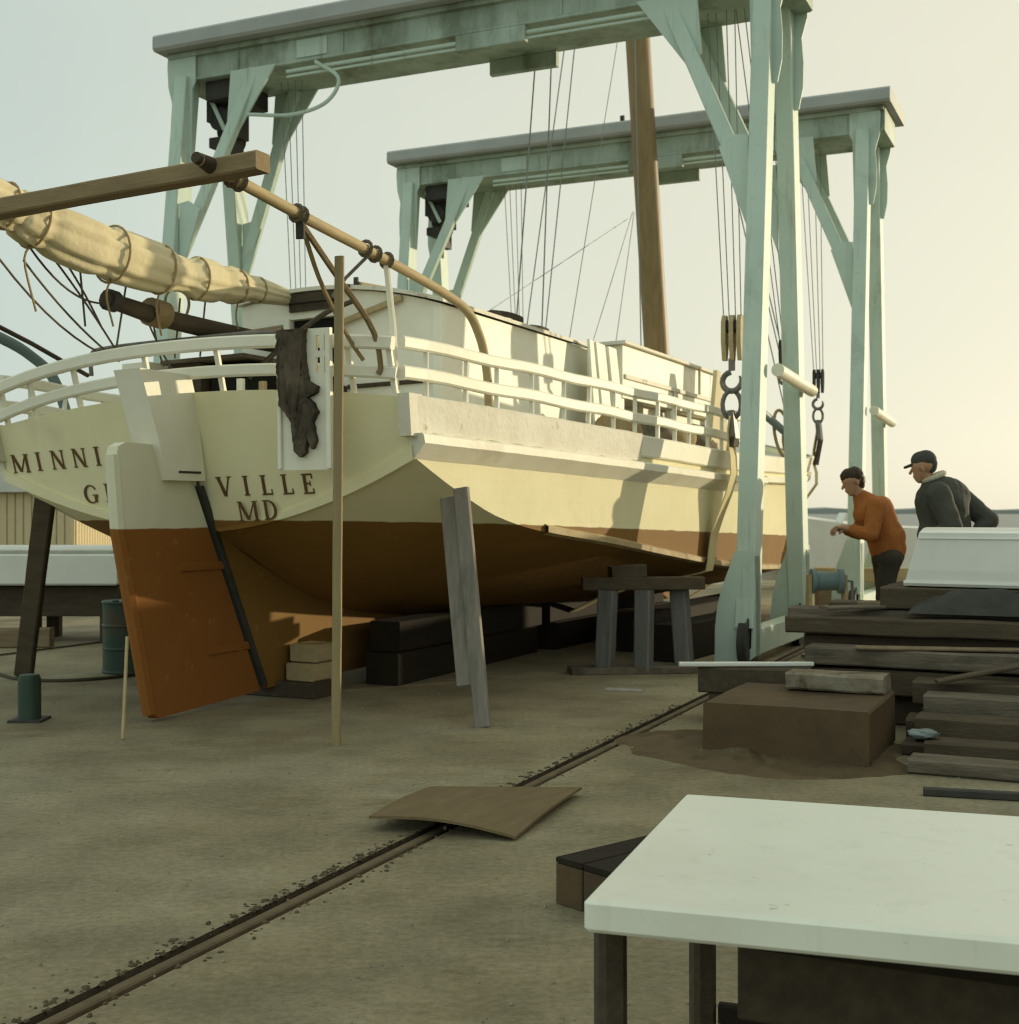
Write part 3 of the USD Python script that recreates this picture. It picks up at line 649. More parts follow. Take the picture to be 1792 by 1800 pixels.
# lazy lines hanging from the sail to the stern rail
for a, b, sg in [((-.80, -.66, 3.25), (.10, -.75, 2.56), -.03), ((-.95, -.66, 3.10), (.07, -.75, 2.55), .05), ((-1.3, -.66, 3.2), (.02, -.75, 2.56), .12), ((-.57, -.68, 3.18), (-.12, -.75, 2.78), -.02),
                 ((-.42, -.67, 3.14), (-.28, -.75, 2.76), 0), ((-.9, -.66, 3.2), (-.2, -.70, 2.93), .08), ((.05, -.67, 3.1), (.0, -.72, 2.62), .0), ((.30, -.68, 2.86), (.62, -.72, 2.55), .02), ((.36, -.68, 2.85), (.55, -.74, 2.56), .03), ((.62, -.64, 3.08), (.58, -.66, 2.62), 0), ((.9, -.62, 3.1), (.86, -.64, 2.66), 0)]:
    boat.part('hanging_line', tube(sag(a, b, sg, 10), .008, 5), MAT['rope'])
co = [(.66 + .09 * math.cos(a) * (1 + .1 * math.sin(3 * a)), -.70 + .04 * math.cos(a), 3.04 + .13 * math.sin(a)) for a in np.linspace(0, 4 * math.pi, 50)]
boat.part('rope_coil', tube(co, .011, 6), MAT['manila'])
# gear on the after deck: steering box, dark lockers, bundle of poles
boat.part('steering_box', MB().bx((.95, -1.02, 2.05), (1.55, -.70, 2.63)), MAT['dkwood2'])
boat.part('locker', MB().bx((1.02, -.66, 2.05), (1.55, -.30, 2.60)), MAT['black'])
boat.part('locker', MB().bx((1.30, -.12, 2.05), (1.80, .12, 2.46)), MAT['dkwood'])
boat.part('locker', lumpy(bx((.85, -1.42, 2.06), (1.35, -1.14, 2.66), .02), .003, 4, 2), MAT['white'])
boat.part('locker_lid', MB().bx((.90, -1.06, 2.633), (1.60, -.26, 2.665)), MAT['greywood'])
for k in range(5):
    a = np.array([.62 + .06 * k, -.85 + .03 * k, 2.70 + .018 * k]); b = np.array([1.0 + .08 * k, .02 - .05 * k, 2.80 + .025 * k])
    boat.part('pole', tube([a, b], .028 + .006 * (k % 2), 8), MAT['woodwarm' if k % 2 else 'dkwood'], smooth=40)
boat.part('crutch', tube(curve([(1.0, -.28, 2.48), (1.2, -.1, 2.74), (1.55, .05, 3.02), (1.75, .2, 3.14)], 16), .022, 7), MAT['dkwood'], smooth=40)
boat.part('handrail', tube(curve([(.30, -1.22, 2.50), (.30, -1.22, 2.66), (.36, -1.12, 2.71), (.6, -.6, 2.76), (.9, .02, 2.80), (.93, .08, 2.72), (.93, .08, 2.5)], 30), .017, 7), MAT['steel'], smooth=40)
for k, (u, v) in enumerate([(.7, -.18), (.8, -.05), (.75, .35), (.78, .25)]):
    boat.part('deck_cleat', MB().bx((u, v, 2.05), (u + .05, v + .05, 2.44 - .02 * k)), MAT['woodpale' if k % 2 else 'white'])
# roof spar with an iron end
lp = boat.part('roof_spar', tube([(1.9, .16, 3.275), (2.25, .26, 3.265), (2.9, .45, 3.23)], [.055, .062, .05], 12), MAT['woodpaleu'], smooth=40)
boat.part('spar_iron', tube([(1.74, .115, 3.28), (1.94, .172, 3.275)], [.012, .03], 8), MAT['dark'], parent=lp)
boat.part('spar_iron', MB().beam((1.88, .155, 3.19), (1.88, .155, 3.36), .03, .04), MAT['dark'], parent=lp)
# coil on the cabin roof edge, nets heaped under the deck structure
for k, (u, v, z, r0) in enumerate([(3.4, .80, 3.16, .16), (4.2, .78, 3.15, .10)]):
    pts = [(u + (r0 + .01 * math.sin(7 * a)) * 1.9 * math.cos(a), v + r0 * .7 * math.sin(a), z + .006 * a / 6.28) for a in np.linspace(0, 8 * math.pi, 90)]
    boat.part('rope_coil', tube(pts, .018, 6), MAT['dkwood'])
for k, (u, v) in enumerate([(4.6, 1.45), (5.7, 1.42), (6.6, 1.38), (7.4, 1.4), (8.2, 1.4)]):
    ic = trimesh.creation.icosphere(3, 1.0); w = np.array(ic.vertices) * [.36, .24, .27]
    w = w * (1 + .5 * (meshkit.fbm(w * 9 + k * 5, 3, k)[:, None] - .5)); w[:, 2] = np.maximum(w[:, 2], -.1)
    boat.part('net_heap', (w + [u, v, 2.10 + .03 * (k % 2)], np.array(ic.faces)), MAT['manila' if k % 2 == 0 else 'rope'], smooth=True)
# davits over the stern, their stay and tackle
dv = boat.part('stern_davit', tube(curve([(1.62, 1.5, 2.02), (1.59, 1.5, 2.35), (1.54, 1.5, 2.54), (1.45, 1.5, 2.70), (1.25, 1.5, 2.86), (.86, 1.5, 2.945), (.05, 1.5, 3.035), (-.95, 1.5, 3.125), (-1.9, 1.5, 3.225)], 60), .034, 10), MAT['woodpaleu'], smooth=40)
boat.part('davit_tip', tube([(-1.80, 1.5, 3.215), (-1.93, 1.5, 3.229)], [.045, .03], 10), MAT['dkwood'], parent=dv, smooth=40)
for u, z in ((-.95, 3.125), (-1.0, 3.13), (-.22, 3.065), (-.10, 3.05), (.05, 3.035), (-1.62, 3.195), (-1.55, 3.188)):
    boat.part('lashing', tube([(u, 1.5 + .047 * math.cos(a), z + .047 * math.sin(a)) for a in np.linspace(0, 2 * math.pi, 13)], .012, 6, False), MAT['rope'], parent=dv)
boat.part('davit_post', MB().add(tube([(.05, 1.5, 3.0), (.10, 1.52, 2.6), (.13, 1.53, 2.12)], .022, 8)), MAT['white'], parent=dv, smooth=40)
boat.part('davit_stay', tube([(-.18, 1.5, 3.03), (-.1, 1.28, 2.92), (0, 1.12, 2.83)], .012, 6), MAT['steel'], parent=dv)
boat.part('tackle', tube(curve([(-.95, 1.5, 3.08), (-.62, 1.42, 2.80), (-.30, 1.42, 2.50), (-.18, 1.46, 2.36)], 14), .015, 6), MAT['manila'], parent=dv)
boat.part('tackle', tube(curve([(-.95, 1.5, 3.08), (-.60, 1.50, 2.86), (-.28, 1.58, 2.55), (-.20, 1.60, 2.32), (-.2, 1.58, 2.26)], 16), .020, 6), MAT['woodwarm'], parent=dv)
boat.part('block', MB().beam((-.96, 1.5, 3.10), (-.94, 1.49, 2.99), .05, .06), MAT['dark'], parent=dv)
pv = boat.part('stern_davit', tube(curve([(.70, -1.80, 2.0), (.68, -1.80, 2.2), (.55, -1.82, 2.52), (.36, -1.84, 2.68), (-.1, -1.84, 2.83), (-1.5, -1.84, 3.1)], 40), .042, 10), MAT['bluegrey'], smooth=40)
boat.part('davit_stay', tube([(.9, -1.80, 2.60), (.32, -1.84, 2.80), (-.8, -1.84, 3.1)], .018, 6), MAT['dkwood'], parent=pv)
# shrouds, halyards and topping lifts
def mastpt(z): return np.array([np.interp(z, [3.63, 7.76, 13.8], [10.21, 9.40, 8.2]), 0, z])
WI = [((5.38, .0, 3.2), (7.15, 0, 13.4)), ((6.05, .02, 3.2), (7.0, 0, 13.4)), ((9.20, .12, 3.3), (8.75, .1, 11.5)), ((6.6, .1, 3.2), (9.0, 0, 8.5)), ((7.0, .2, 3.2), (9.05, .05, 5.4)),
      ((7.6, .3, 3.2), (9.1, .05, 5.4)), ((5.0, -.6, 3.3), (9.0, 0, 5.3)), ((9.9, 2.15, 2.2), (8.6, .05, 12.2)), ((10.4, 2.0, 2.2), (8.55, .05, 12.2)), ((10.8, 1.8, 2.2), (8.5, .05, 12.2)), ((9.9, -2.15, 2.2), (8.6, -.05, 12.2)), ((10.4, -2.0, 2.2), (8.55, -.05, 12.2))]
for k, (a, b) in enumerate(WI):
    boat.part('rigging_wire', tube([a, b], .005 if k in (3, 4, 5, 6) else .0085, 5), MAT['wire'])
boat.part('deadeye', MB().add(tube([(9.19, .12, 3.30), (9.17, .12, 3.62)], .035, 8)), MAT['dkwood'])
# a pale rope and canvas wedge at the forward end of the rail
boat.part('canvas_wedge', prism([(7.3, 2.0), (7.62, 3.05), (7.75, 3.05), (8.25, 2.0)], 1, 1.55, 1.60), MAT['sail'])
# coiled lines and a white roller forward, seen between the lift's legs
for k, (u, v, z) in enumerate([(9.0, 2.05, 2.35), (9.3, 2.1, 2.2)]):
    pts = [(u + .05 * math.cos(a), v + .10 * math.cos(a + .5), z + .30 * math.sin(a) * (1 - .2 * k)) for a in np.linspace(0, 6 * math.pi, 60)]
    boat.part('rope_coil', tube(pts, .02, 6), MAT['manila'])
boat.part('deck_roller', tube([(8.4, 1.9, 2.62), (9.6, 2.15, 2.22)], .05, 10), MAT['bluegrey'], smooth=40)

# ------------------------------------------------------------------ travelling boat lift (yard v = lift v + 3.065)
def ly(du, dv, z): return (LIFT[0] + du, LIFT[1] + dv, z)
lift = Thing('boat_lift', 'tall blue-green steel gantry lift straddling the boat', 'boat lift', (LIFT[0], LIFT[1], 0), 'y')
BU = (0.0, 5.433); VR, VL, SBU, STU, HB, HT = -.259, -7.106, 1.085, .398, 6.43, 6.95
def lift_mesh(mb_):
    v, f = va(mb_); return v + [LIFT[0], LIFT[1], 0], f
for gi, uc in enumerate(BU):
    bmp = lift.part('cross_beam', lift_mesh(MB().bx((uc - .44, -7.32, HB), (uc + .44, .02, HT - .192), .015).bx((uc - .455, -7.30, HB - .001), (uc + .455, 0.0, HB + .035)).bx((uc - .50, -7.31, HT - .25), (uc + .50, .01, HT - .193))), MAT['liftbeam'])
    lift.part('beam_cap', lift_mesh(MB().bx((uc - .663, -7.40, HT - .19), (uc + .663, .118, HT), .03)), MAT['cap'], parent=bmp)
    for s_ in (-1, 1):
        lift.part('stud', lift_mesh(MB().bx((uc + .5 * s_, -3.66, HT + .001), (uc + .5 * s_ + .05, -3.6, HT + .12))), MAT['dark'], parent=bmp)
    for vv in (-6.35, -4.95, -2.35, -1.25):
        lift.part('stiffener', lift_mesh(MB().bx((uc - .455, vv - .012, HB + .036), (uc - .4405, vv + .012, HT - .252))), MAT['liftbeam'], parent=bmp)
    lift.part('splice_plate', lift_mesh(MB().bx((uc - .452, -5.55, HB + .05), (uc - .4405, -5.15, HT - .27))), MAT['lift'], parent=bmp)
    # service pipe under the beam and a hung bracket plate
    lift.part('service_pipe', lift_mesh(MB().tube([(uc - .42, -5.7, HB - .07), (uc - .42, -1.2, HB - .075)], .022, 8).tube([(uc - .42, -5.7, HB - .13), (uc - .42, -1.2, HB - .135)], .014, 6)), MAT['lift'], parent=bmp)
    lift.part('trolley_plate', lift_mesh(MB().bx((uc - .46, -3.55, HB - .17), (uc - .38, -2.75, HB - .002)).bx((uc + .38, -3.55, HB - .17), (uc + .46, -2.75, HB - .002))), MAT['liftbeam'], parent=bmp)
    if gi == 0:
        lift.part('hose', lift_mesh(tube(curve([(-.45, -5.3, HB - .02), (-.45, -5.0, HB - .25), (-.47, -5.15, HB - .50), (-.47, -5.6, HB - .58), (-.46, -6.2, HB - .50)], 26), .022, 8)), MAT['lift'], parent=bmp, smooth=40)
    for side, v0, inn in ((0, VR, -1), (1, VL, 1)):
        for s_ in (-1, 1):
            top_, bot = np.array([uc + s_ * STU, v0, HB + .02]), np.array([uc + s_ * SBU, v0, .34])
            lg = lift.part('leg', lift_mesh(MB().beam(bot, top_, .27, .175, up=(0, 1, 0), c=.012)), MAT['lift'])
            # gusset at the head of the leg with its bulged outer edge
            o = -inn
            uu = uc + s_ * .455
            g = [(v0 - o * .16, HB - .02), (v0 - o * .16, HB + .42), (v0 + o * .19, HB + .42), (v0 + o * .215, HB + .2), (v0 + o * .20, HB - .05), (v0 + o * .145, HB - .25), (v0 + o * .165, HB - .5), (v0 + o * .16, HB - .75), (v0 + o * .12, HB - .95), (v0 - o * .1, HB - .95), (v0 - o * .12, HB - .1)]
            lift.part('head_plate', lift_mesh(prism(Polygon(g).buffer(.015), 0, min(uu, uu + s_ * .02), max(uu, uu + s_ * .02))), MAT['lift'], parent=lg)
            # knee brace with gussets at both ends
            p_hi, p_lo = np.array([uc + s_ * .40, v0 + inn * .98, HB + .02]), np.array([uc + s_ * (STU + (SBU - STU) * .30), v0 + inn * .08, 4.38])
            br = lift.part('knee_brace', lift_mesh(MB().beam(p_lo, p_hi, .10, .15, up=(0, 1, 0), c=.01)), MAT['lift'])
            d = p_hi - p_lo
            a_ = p_hi - d * .30
            g1 = [(v0 + inn * 1.28, HB + .03), (v0 + inn * .66, HB + .03), (a_[1] - inn * .10, a_[2] + .02), (a_[1] + inn * .06, a_[2] - .06)]
            lift.part('gusset', lift_mesh(prism(g1, 0, uc + s_ * .445 - .012, uc + s_ * .445 + .012)), MAT['lift'], parent=br)
            b_ = p_lo + d * .26
            g2 = [(v0 + inn * .10, 4.05), (v0 + inn * .10, 4.95), (b_[1] - inn * .09, b_[2] + .05), (b_[1] + inn * .07, b_[2] - .05)]
            lift.part('gusset', lift_mesh(prism(g2, 0, p_lo[0] - .065, p_lo[0] - .04)), MAT['lift'], parent=br)
            # foot plate that flares round the wheel
            uf = uc + s_ * SBU * .985 - .1
            fp = Polygon([(-.088, 1.05), (-.13, .92), (-.20, .74), (-.25, .55), (-.272, .35), (-.275, .02), (.0, .02), (.095, .10), (.095, .62), (.088, 1.05)])
            hole = Polygon([(.05, .63), (-.01, .50), (-.045, .34), (-.045, .22), (-.01, .15), (.062, .17), (.068, .40)])
            fp = fp.difference(hole)
            pl = np.array
            mbf = MB()
            for k_ in (0, 1):
                v_, f_ = prism(fp, 0, uf - .02 + .19 * k_, uf + .02 + .19 * k_)
                if inn > 0: v_[:, 1] *= -1; f_ = f_[:, ::-1]
                mbf.add((v_ + [0, v0, 0], f_)); mbf.bx((uf + .021, v0 - inn * .098, .10), (uf + .169, v0 - inn * .080, 1.0))
            ft = lift.part('foot', lift_mesh(mbf), MAT['lift'])
            lift.part('wheel', lift_mesh(lathe([(0, -.05), (.2, -.05), (.235, -.045), (.235, .03), (.265, .032), (.265, .05), (.2, .05), (0, .05)], 24, (uf + .095, v0 + .04 * (-inn) * 0, .215), 1)), MAT['dark'], parent=ft, smooth=30)
        lift.part('sill', lift_mesh(MB().bx((uc - 1.05, v0 - .08, .09), (uc + 1.05, v0 + .08, .33), .01)), MAT['lift'])
        lift.part('tie_tube', lift_mesh(tube([(uc - .62, v0 - inn * .17, 2.73), (uc + .92, v0 - inn * .17, 2.66)], .062, 14)), MAT['white'], smooth=40)
        # sheaves and hoist gear hung under the beam's ends
        if side == 0: continue
        hs = lift.part('hoist_gear', lift_mesh(MB().bx((uc - .20, v0 + inn * .12, HB - .42), (uc + .20, v0 + inn * .20, HB - .005)).bx((uc - .34, v0 + inn * .22, HB - .22), (uc + .34, v0 + inn * .62, HB - .005)).bx((uc - .12, v0 + inn * .34, HB - .92), (uc + .10, v0 + inn * .44, HB - .05)).bx((uc - .16, v0 + inn * .13, HB - .72), (uc + .16, v0 + inn * .36, HB - .60)).bx((uc - .1, v0 + inn * .46, HB - .62), (uc + .1, v0 + inn * .52, HB - .1))), MAT['dark'])
        lift.part('hoist_bracket', lift_mesh(MB().beam((uc - .22, v0 + inn * .14, HB - .05), (uc - .22, v0 + inn * .40, HB - .55), .03, .05).beam((uc - .24, v0 + inn * .52, HB - .02), (uc - .24, v0 + inn * .58, HB - .45), .03, .05)), MAT['lift'], parent=hs)
        for k in range(3):
            lift.part('sheave', lift_mesh(lathe([(0, -.03), (.14, -.03), (.11, 0), (.14, .03), (0, .03)], 18, (uc - .16 + .14 * k, v0 + inn * .30, HB - .40 - .1 * k), 0)), MAT['dark'], parent=hs)
# hooks, wires and slings at each hoist point
HOOKS = [(5.40, 2.37, 3.27, 'large tan hook block hanging beside the near legs above the rail'), (10.83, 2.12, 3.30, 'slim dark hook block hanging clear to the right of the near legs'), (6.45, 2.66, 3.17, 'small dark pulley block seen between the two near legs'),
         (5.40, -2.75, 3.3, 'hook block on the far side of the boat behind the cabin'), (10.83, -2.4, 3.3, 'hook block on the far side of the boat behind the mast')]
def ringpts(c, r, ax, n=17, a0=0, a1=2 * math.pi):
    ax = np.asarray(ax, float); e1 = np.array([0, 0, 1.0]); 
    return [np.asarray(c) + r * (math.cos(a) * ax + math.sin(a) * e1) for a in np.linspace(a0, a1, n)]
for k, (u, v, z, lab) in enumerate(HOOKS):
    s0 = [1.0, .72, .62, 1, .8][k]
    hk = Thing('hook_block', lab, 'pulley block', (u, v, z), 'y')
    m = 'woodpaleu' if k in (0, 3) else 'dark'
    for dv_ in (-.07, .008, .086):
        shp = Polygon([(u - .07 * s0, z + .02), (u - .03 * s0, z + .09 * s0), (u + .03 * s0, z + .09 * s0), (u + .07 * s0, z + .02), (u + .075 * s0, z - .16 * s0), (u + .03 * s0, z - .36 * s0), (u - .03 * s0, z - .36 * s0), (u - .075 * s0, z - .16 * s0)])
        hk.part('cheek_plate', prism(shp, 1, v + dv_ * s0 - .022 * s0, v + dv_ * s0 + .022 * s0), MAT[m])
    for dv_ in (-.031, .047): hk.part('sheave', lathe([(0, -.014), (.07 * s0, -.014), (.055 * s0, 0), (.07 * s0, .014), (0, .014)], 16, (u, v + dv_ * s0, z - .02), 1), MAT['dark'])
    hk.part('neck', tube([(u, v, z - .34 * s0), (u, v, z - .46 * s0)], .035 * s0, 8), MAT['steel'])
    hk.part('hook', tube(ringpts((u, v, z - .57 * s0), .095 * s0, (0, 1, 0), 15, 1.7, 2 * math.pi + .6), [.03 * s0] * 12 + [.024 * s0, .018 * s0, .01 * s0], 8), MAT['steel'], smooth=40)
    if k != 2:
        hk.part('link', tube(ringpts((u, v, z - .80 * s0), .14 * s0, (.25, .6, 0), 19), .024 * s0, 7, False), MAT['steel'], smooth=40)
    hu = BU[0] if abs(u - LIFT[0]) < 2 else BU[1]
    for dv_, du_ in ((-.08, 0), (-.03, .02), (.04, .0), (.09, .02)):
        hk.part('wire_rope', tube([(u + du_, v + dv_ * s0, z + .02), (LIFT[0] + hu + du_, v - .12 + dv_ * 1.6, HB - .02)], .0055, 5), MAT['wire'])
def strap(pts, w, th, wd):
    """A flat strap through pts (in the v, z plane) of width w along u."""
    P = curve(pts, 40); T = np.gradient(P, axis=0); T /= np.linalg.norm(T, axis=1, keepdims=True); Nn = np.cross(T, [1, 0, 0]); Nn /= np.linalg.norm(Nn, axis=1, keepdims=True)
    Q = np.stack([P + [-w / 2, 0, 0] - Nn * th, P + [w / 2, 0, 0] - Nn * th, P + [w / 2, 0, 0] + Nn * th, P + [-w / 2, 0, 0] + Nn * th, P + [-w / 2, 0, 0] - Nn * th], 1)
    g = grid(Q); t = trimesh.Trimesh(*g, process=True)
    return flip(g) if t.volume < 0 else g
for k, u in enumerate((5.40, 10.83)):
    cz, cb_, sb_, kz = float(chine_z(u)), float(chine_b(u)), float(sheer_b(u)), .10
    st = Thing('lifting_sling', ['yellow webbing sling round the hull beside the near legs', 'yellow webbing sling round the hull near the bow'][k], 'sling', (u, 0, 0), 'y')
    zt = HOOKS[k][2] - .8 * [1, .72][k] - .12
    pts = [(u, HOOKS[k][1] + .01, zt), (u, sb_ + .13, 2.15), (u, sb_ + .16, 1.75), (u, cb_ + .10, 1.2), (u, cb_ + .05, cz + .02), (u, cb_ - .06, cz - .07), (u, cb_ * .55, cz - .27), (u, .15, kz), (u, -.15, kz), (u, -cb_ * .55, cz - .33), (u, -cb_ + .06, cz - .13), (u, -cb_ - .05, cz - .06), (u, -cb_ - .1, 1.1), (u, -sb_ - .2, 1.8), (u, -sb_ - .25, 2.2), (u, HOOKS[k + 3][1], zt - .03)]
    st.part('webbing', strap(pts, .24 if k == 0 else .15, .006, 1), MAT['sling'], smooth=30)
    v0 = HOOKS[k][1]
    st.part('end_fitting', MB().beam((u, v0, zt + .06), (u, v0 + .03, zt - .22), .06, .16, up=(1, 0, 0)), MAT['steel'])
    st.part('chafe_pad', MB().beam((u + .01, v0 + .035, zt - .20), (u + .01, sb_ + .165, 2.05), .035, .20, up=(1, 0, 0)), MAT['dkwood'])

# ------------------------------------------------------------------ timbers and planks about the boat
def timber(name, label, cat, p, q, w, h, mat, up=(0, 0, 1), group=None, rough=.006, frame='y', seed=1):
    p, q = np.array(p, float), np.array(q, float)
    v, f = beam(p, q, w, h, up, .010)
    t = trimesh.Trimesh(v, f).subdivide_to_size(.22, max_iter=8)
    return solo(name, lumpy((np.array(t.vertices), np.array(t.faces)), rough, 2.3, seed), mat, label, cat, group, frame=frame)
timber('timber_beam', 'long squared timber laid across the stern davits overhead', 'beam', (-1.76, 1.80, 3.228), (-1.62, -1.2, 3.16), .12, .10, MAT['woodwarm'], seed=2)
timber('standing_pole', 'thin pale pole standing upright from the yard in front of the transom', 'pole', (-.71, 1.59, 0), (-.69, 1.60, 2.94), .035, .06, MAT['woodwarmv'], up=(0, 1, 0), rough=.003)
pr = Thing('prop', 'doubled grey plank prop wedged under the starboard quarter', 'prop', (.26, 2.1, 0), 'y')
pr.part('plank', lumpy(beam((.26, 2.10, 0.0), (.42, 1.86, 1.56), .045, .105, (0, 1, 0)), .004, 3, 1), MAT['woodv'])
pr.part('plank', lumpy(beam((.315, 1.965, .26), (.445, 1.77, 1.50), .04, .155, (0, 1, 0)), .004, 3, 2), MAT['woodv'], label='shorter wide plank nailed alongside')
timber('prop', 'dark plank prop leaning out under the port quarter', 'prop', (.95, -2.55, 0), (.30, -1.66, 1.62), .06, .17, MAT['dkwood2'], up=(0, 1, 0))
timber('stick', 'thin pale stick leaning on the rudder', 'stick', (-1.09, .29, 0), (-.83, .10, .60), .02, .028, MAT['woodpale'], rough=.002)
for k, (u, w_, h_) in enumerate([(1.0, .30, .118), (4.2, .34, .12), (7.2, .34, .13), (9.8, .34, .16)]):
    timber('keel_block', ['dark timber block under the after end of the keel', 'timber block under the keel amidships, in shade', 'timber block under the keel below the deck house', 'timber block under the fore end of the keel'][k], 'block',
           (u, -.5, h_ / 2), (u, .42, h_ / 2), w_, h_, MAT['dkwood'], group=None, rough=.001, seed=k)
for k, (u, z0) in enumerate([(1.06, .121), (1.10, .262)]):
    timber('pale_block', ['pale timber block beside the keel near the rudder, lower of two', 'pale timber block beside the keel near the rudder, upper of two'][k], 'block', (u - .13, .24 + .01 * k, z0 + .067), (u + .14, .26, z0 + .067), .26, .132, MAT['woodpaleu'], rough=.001, seed=80 + k)
# trestle of three posts under the starboard chine
tz = Thing('hull_stand', 'grey timber stand of three posts under the starboard side', 'stand', (3.5, 2.1, 0), 'y')
for k, (u, v, lean) in enumerate([(3.26, 1.82, .02), (3.42, 2.12, .0), (3.72, 2.40, -.06)]):
    tz.part('post', lumpy(beam((u, v, .02), (u + .03, v + lean, .72), .15, .14, (0, 1, 0), .012), .006, 4, k), MAT['greypost'])
tz.part('header', lumpy(beam((3.24, 1.62, .775), (3.78, 2.55, .775), .15, .11), .005, 4, 5), MAT['dkwood2'])
tz.part('wedge', lumpy(beam((3.40, 1.82, .865), (3.56, 2.08, .885), .20, .11), .004, 4, 6), MAT['dkwood2'])
tz.part('sole_plate', lumpy(beam((3.12, 1.55, .03), (3.82, 2.68, .03), .26, .06), .003, 4, 7), MAT['greywood'])
for k, (a, b, w_, h_) in enumerate([((5.6, 1.2), (6.0, 2.4), .25, .22), ((7.9, -.2), (8.3, 1.4), .25, .2), ((6.6, .5), (7.1, 1.8), .2, .3), ((5.2, -1.6), (5.4, -.4), .24, .3)]):
    timber('loose_timber', ['squared timber lying under the hull behind the stand', 'low timber lying deep under the forward hull', 'thick short timber deep in the shade under the hull', 'timber baulk under the far side of the hull'][k], 'timber', (*a, h_ / 2), (*b, h_ / 2), w_, h_, MAT['wood' if k else 'woodwarm'], seed=11 + k)

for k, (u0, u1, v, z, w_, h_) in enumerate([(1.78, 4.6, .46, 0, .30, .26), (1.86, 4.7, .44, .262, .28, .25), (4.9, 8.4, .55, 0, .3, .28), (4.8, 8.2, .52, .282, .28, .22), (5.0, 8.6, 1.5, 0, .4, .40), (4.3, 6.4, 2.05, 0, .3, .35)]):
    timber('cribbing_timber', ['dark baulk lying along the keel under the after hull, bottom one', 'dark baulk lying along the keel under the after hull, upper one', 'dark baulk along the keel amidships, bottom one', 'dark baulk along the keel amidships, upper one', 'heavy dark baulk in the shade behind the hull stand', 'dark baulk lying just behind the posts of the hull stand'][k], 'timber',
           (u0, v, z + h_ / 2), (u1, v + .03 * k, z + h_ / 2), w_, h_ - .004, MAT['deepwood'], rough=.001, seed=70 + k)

# rusty box, sheet and timber stack at the right
rb = Thing('steel_box', 'large rust-brown plate box with a pale slab on its back edge', 'box', (.6, 4.1, 0), 'y')
rb.part('shell', lumpy(bx((-.16, 3.70, 0), (.78, 4.63, .315), .012), .008, 2, 3, sub=.10), MAT['rust'])
solo('slab', lumpy(bx((.50, 4.02, .326), (.76, 4.60, .425), .012), .012, 5, 9, sub=.06), MAT['mottled'], 'pale mottled slab lying on the back of the rusty box', 'slab', frame='y')
tp = Thing('dirt_heap', 'brown dirt spilled along the foot of the rusty box', 'dirt', (-.1, 3.5, 0), 'y', kind='stuff')
nu, nv = 30, 60; P = np.zeros((nu, nv, 3))
for i in range(nu):
    for j in range(nv):
        a, b = i / (nu - 1), j / (nv - 1)
        u, v = -.50 + 1.30 * a + .16 * math.sin(7 * b + 1) * (1 - a), 3.12 + 1.9 * b + .10 * math.sin(9 * a)
        hgt = .10 * math.sin(math.pi * a) ** .8 * math.sin(math.pi * min(1, b * 1.1)) ** .6 * (.45 + 1.0 * meshkit.fbm(np.array([[u * 4, v * 4, 0]]), 4, 2)[0]) * (.4 + .6 * (b < .45) + .3 * (b >= .45))
        P[i, j] = (u, v, hgt - .012)
g = grid(P); t = trimesh.Trimesh(*g, process=False)
tp.part('soil', flip(g), M('heaped_soil', (.12, .088, .045), (.085, .06, .032), 6, .95, bump=.6, bscale=22, c3=(.2, .17, .12), spot=(.62, .75)), smooth=True)
solo('batten', lumpy(beam((.93, 3.22, .392), (1.32, 4.02, .392), .05, .028), .002, 3, 1, sub=.15), MAT['skiff'], 'thin pale batten lying at the foot of the near leg', 'batten', frame='y')
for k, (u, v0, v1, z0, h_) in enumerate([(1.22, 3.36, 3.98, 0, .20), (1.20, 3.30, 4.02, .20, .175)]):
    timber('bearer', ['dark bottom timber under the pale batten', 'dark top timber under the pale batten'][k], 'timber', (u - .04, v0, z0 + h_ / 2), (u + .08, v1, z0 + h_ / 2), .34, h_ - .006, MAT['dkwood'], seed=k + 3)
STK = [  # u, v0, v1, z0, w, h, material
    (2.15, 3.72, 7.6, .60, .30, .115, 'greywood'), (1.78, 3.78, 7.3, .56, .26, .12, 'dkwood2'), (2.55, 3.9, 7.5, .62, .28, .12, 'dkwood2'), (1.46, 3.95, 7.2, .385, .28, .12, 'greywood'), (1.9, 3.9, 7.4, .42, .30, .13, 'dkwood2'), (2.4, 3.8, 7.4, .44, .30, .13, 'wood'),
    (1.16, 4.72, 7.3, .20, .24, .15, 'dkwood2'), (.84, 4.70, 7.1, .18, .24, .13, 'greywood'), (.55, 4.75, 7.0, .08, .26, .14, 'dkwood2'), (.22, 4.78, 7.2, .0, .24, .13, 'dkwood2'), (-.08, 4.86, 7.0, .0, .22, .085, 'greywood'),
    (1.5, 3.9, 7.3, .20, .30, .17, 'dkwood2'), (1.9, 3.95, 7.4, .22, .32, .18, 'dkwood2'), (2.35, 3.85, 7.4, .22, .32, .2, 'dkwood2'), (1.2, 4.7, 7.0, .0, .3, .19, 'dkwood2'), (.8, 4.72, 7.1, .0, .3, .17, 'dkwood2'), (1.6, 4.0, 7.0, .0, .35, .19, 'dkwood'), (2.1, 4.0, 7.0, .0, .35, .2, 'dkwood'), (2.55, 4.0, 7.0, .0, .35, .2, 'dkwood'), (.5, 4.74, 7.0, .0, .28, .075, 'dkwood')]
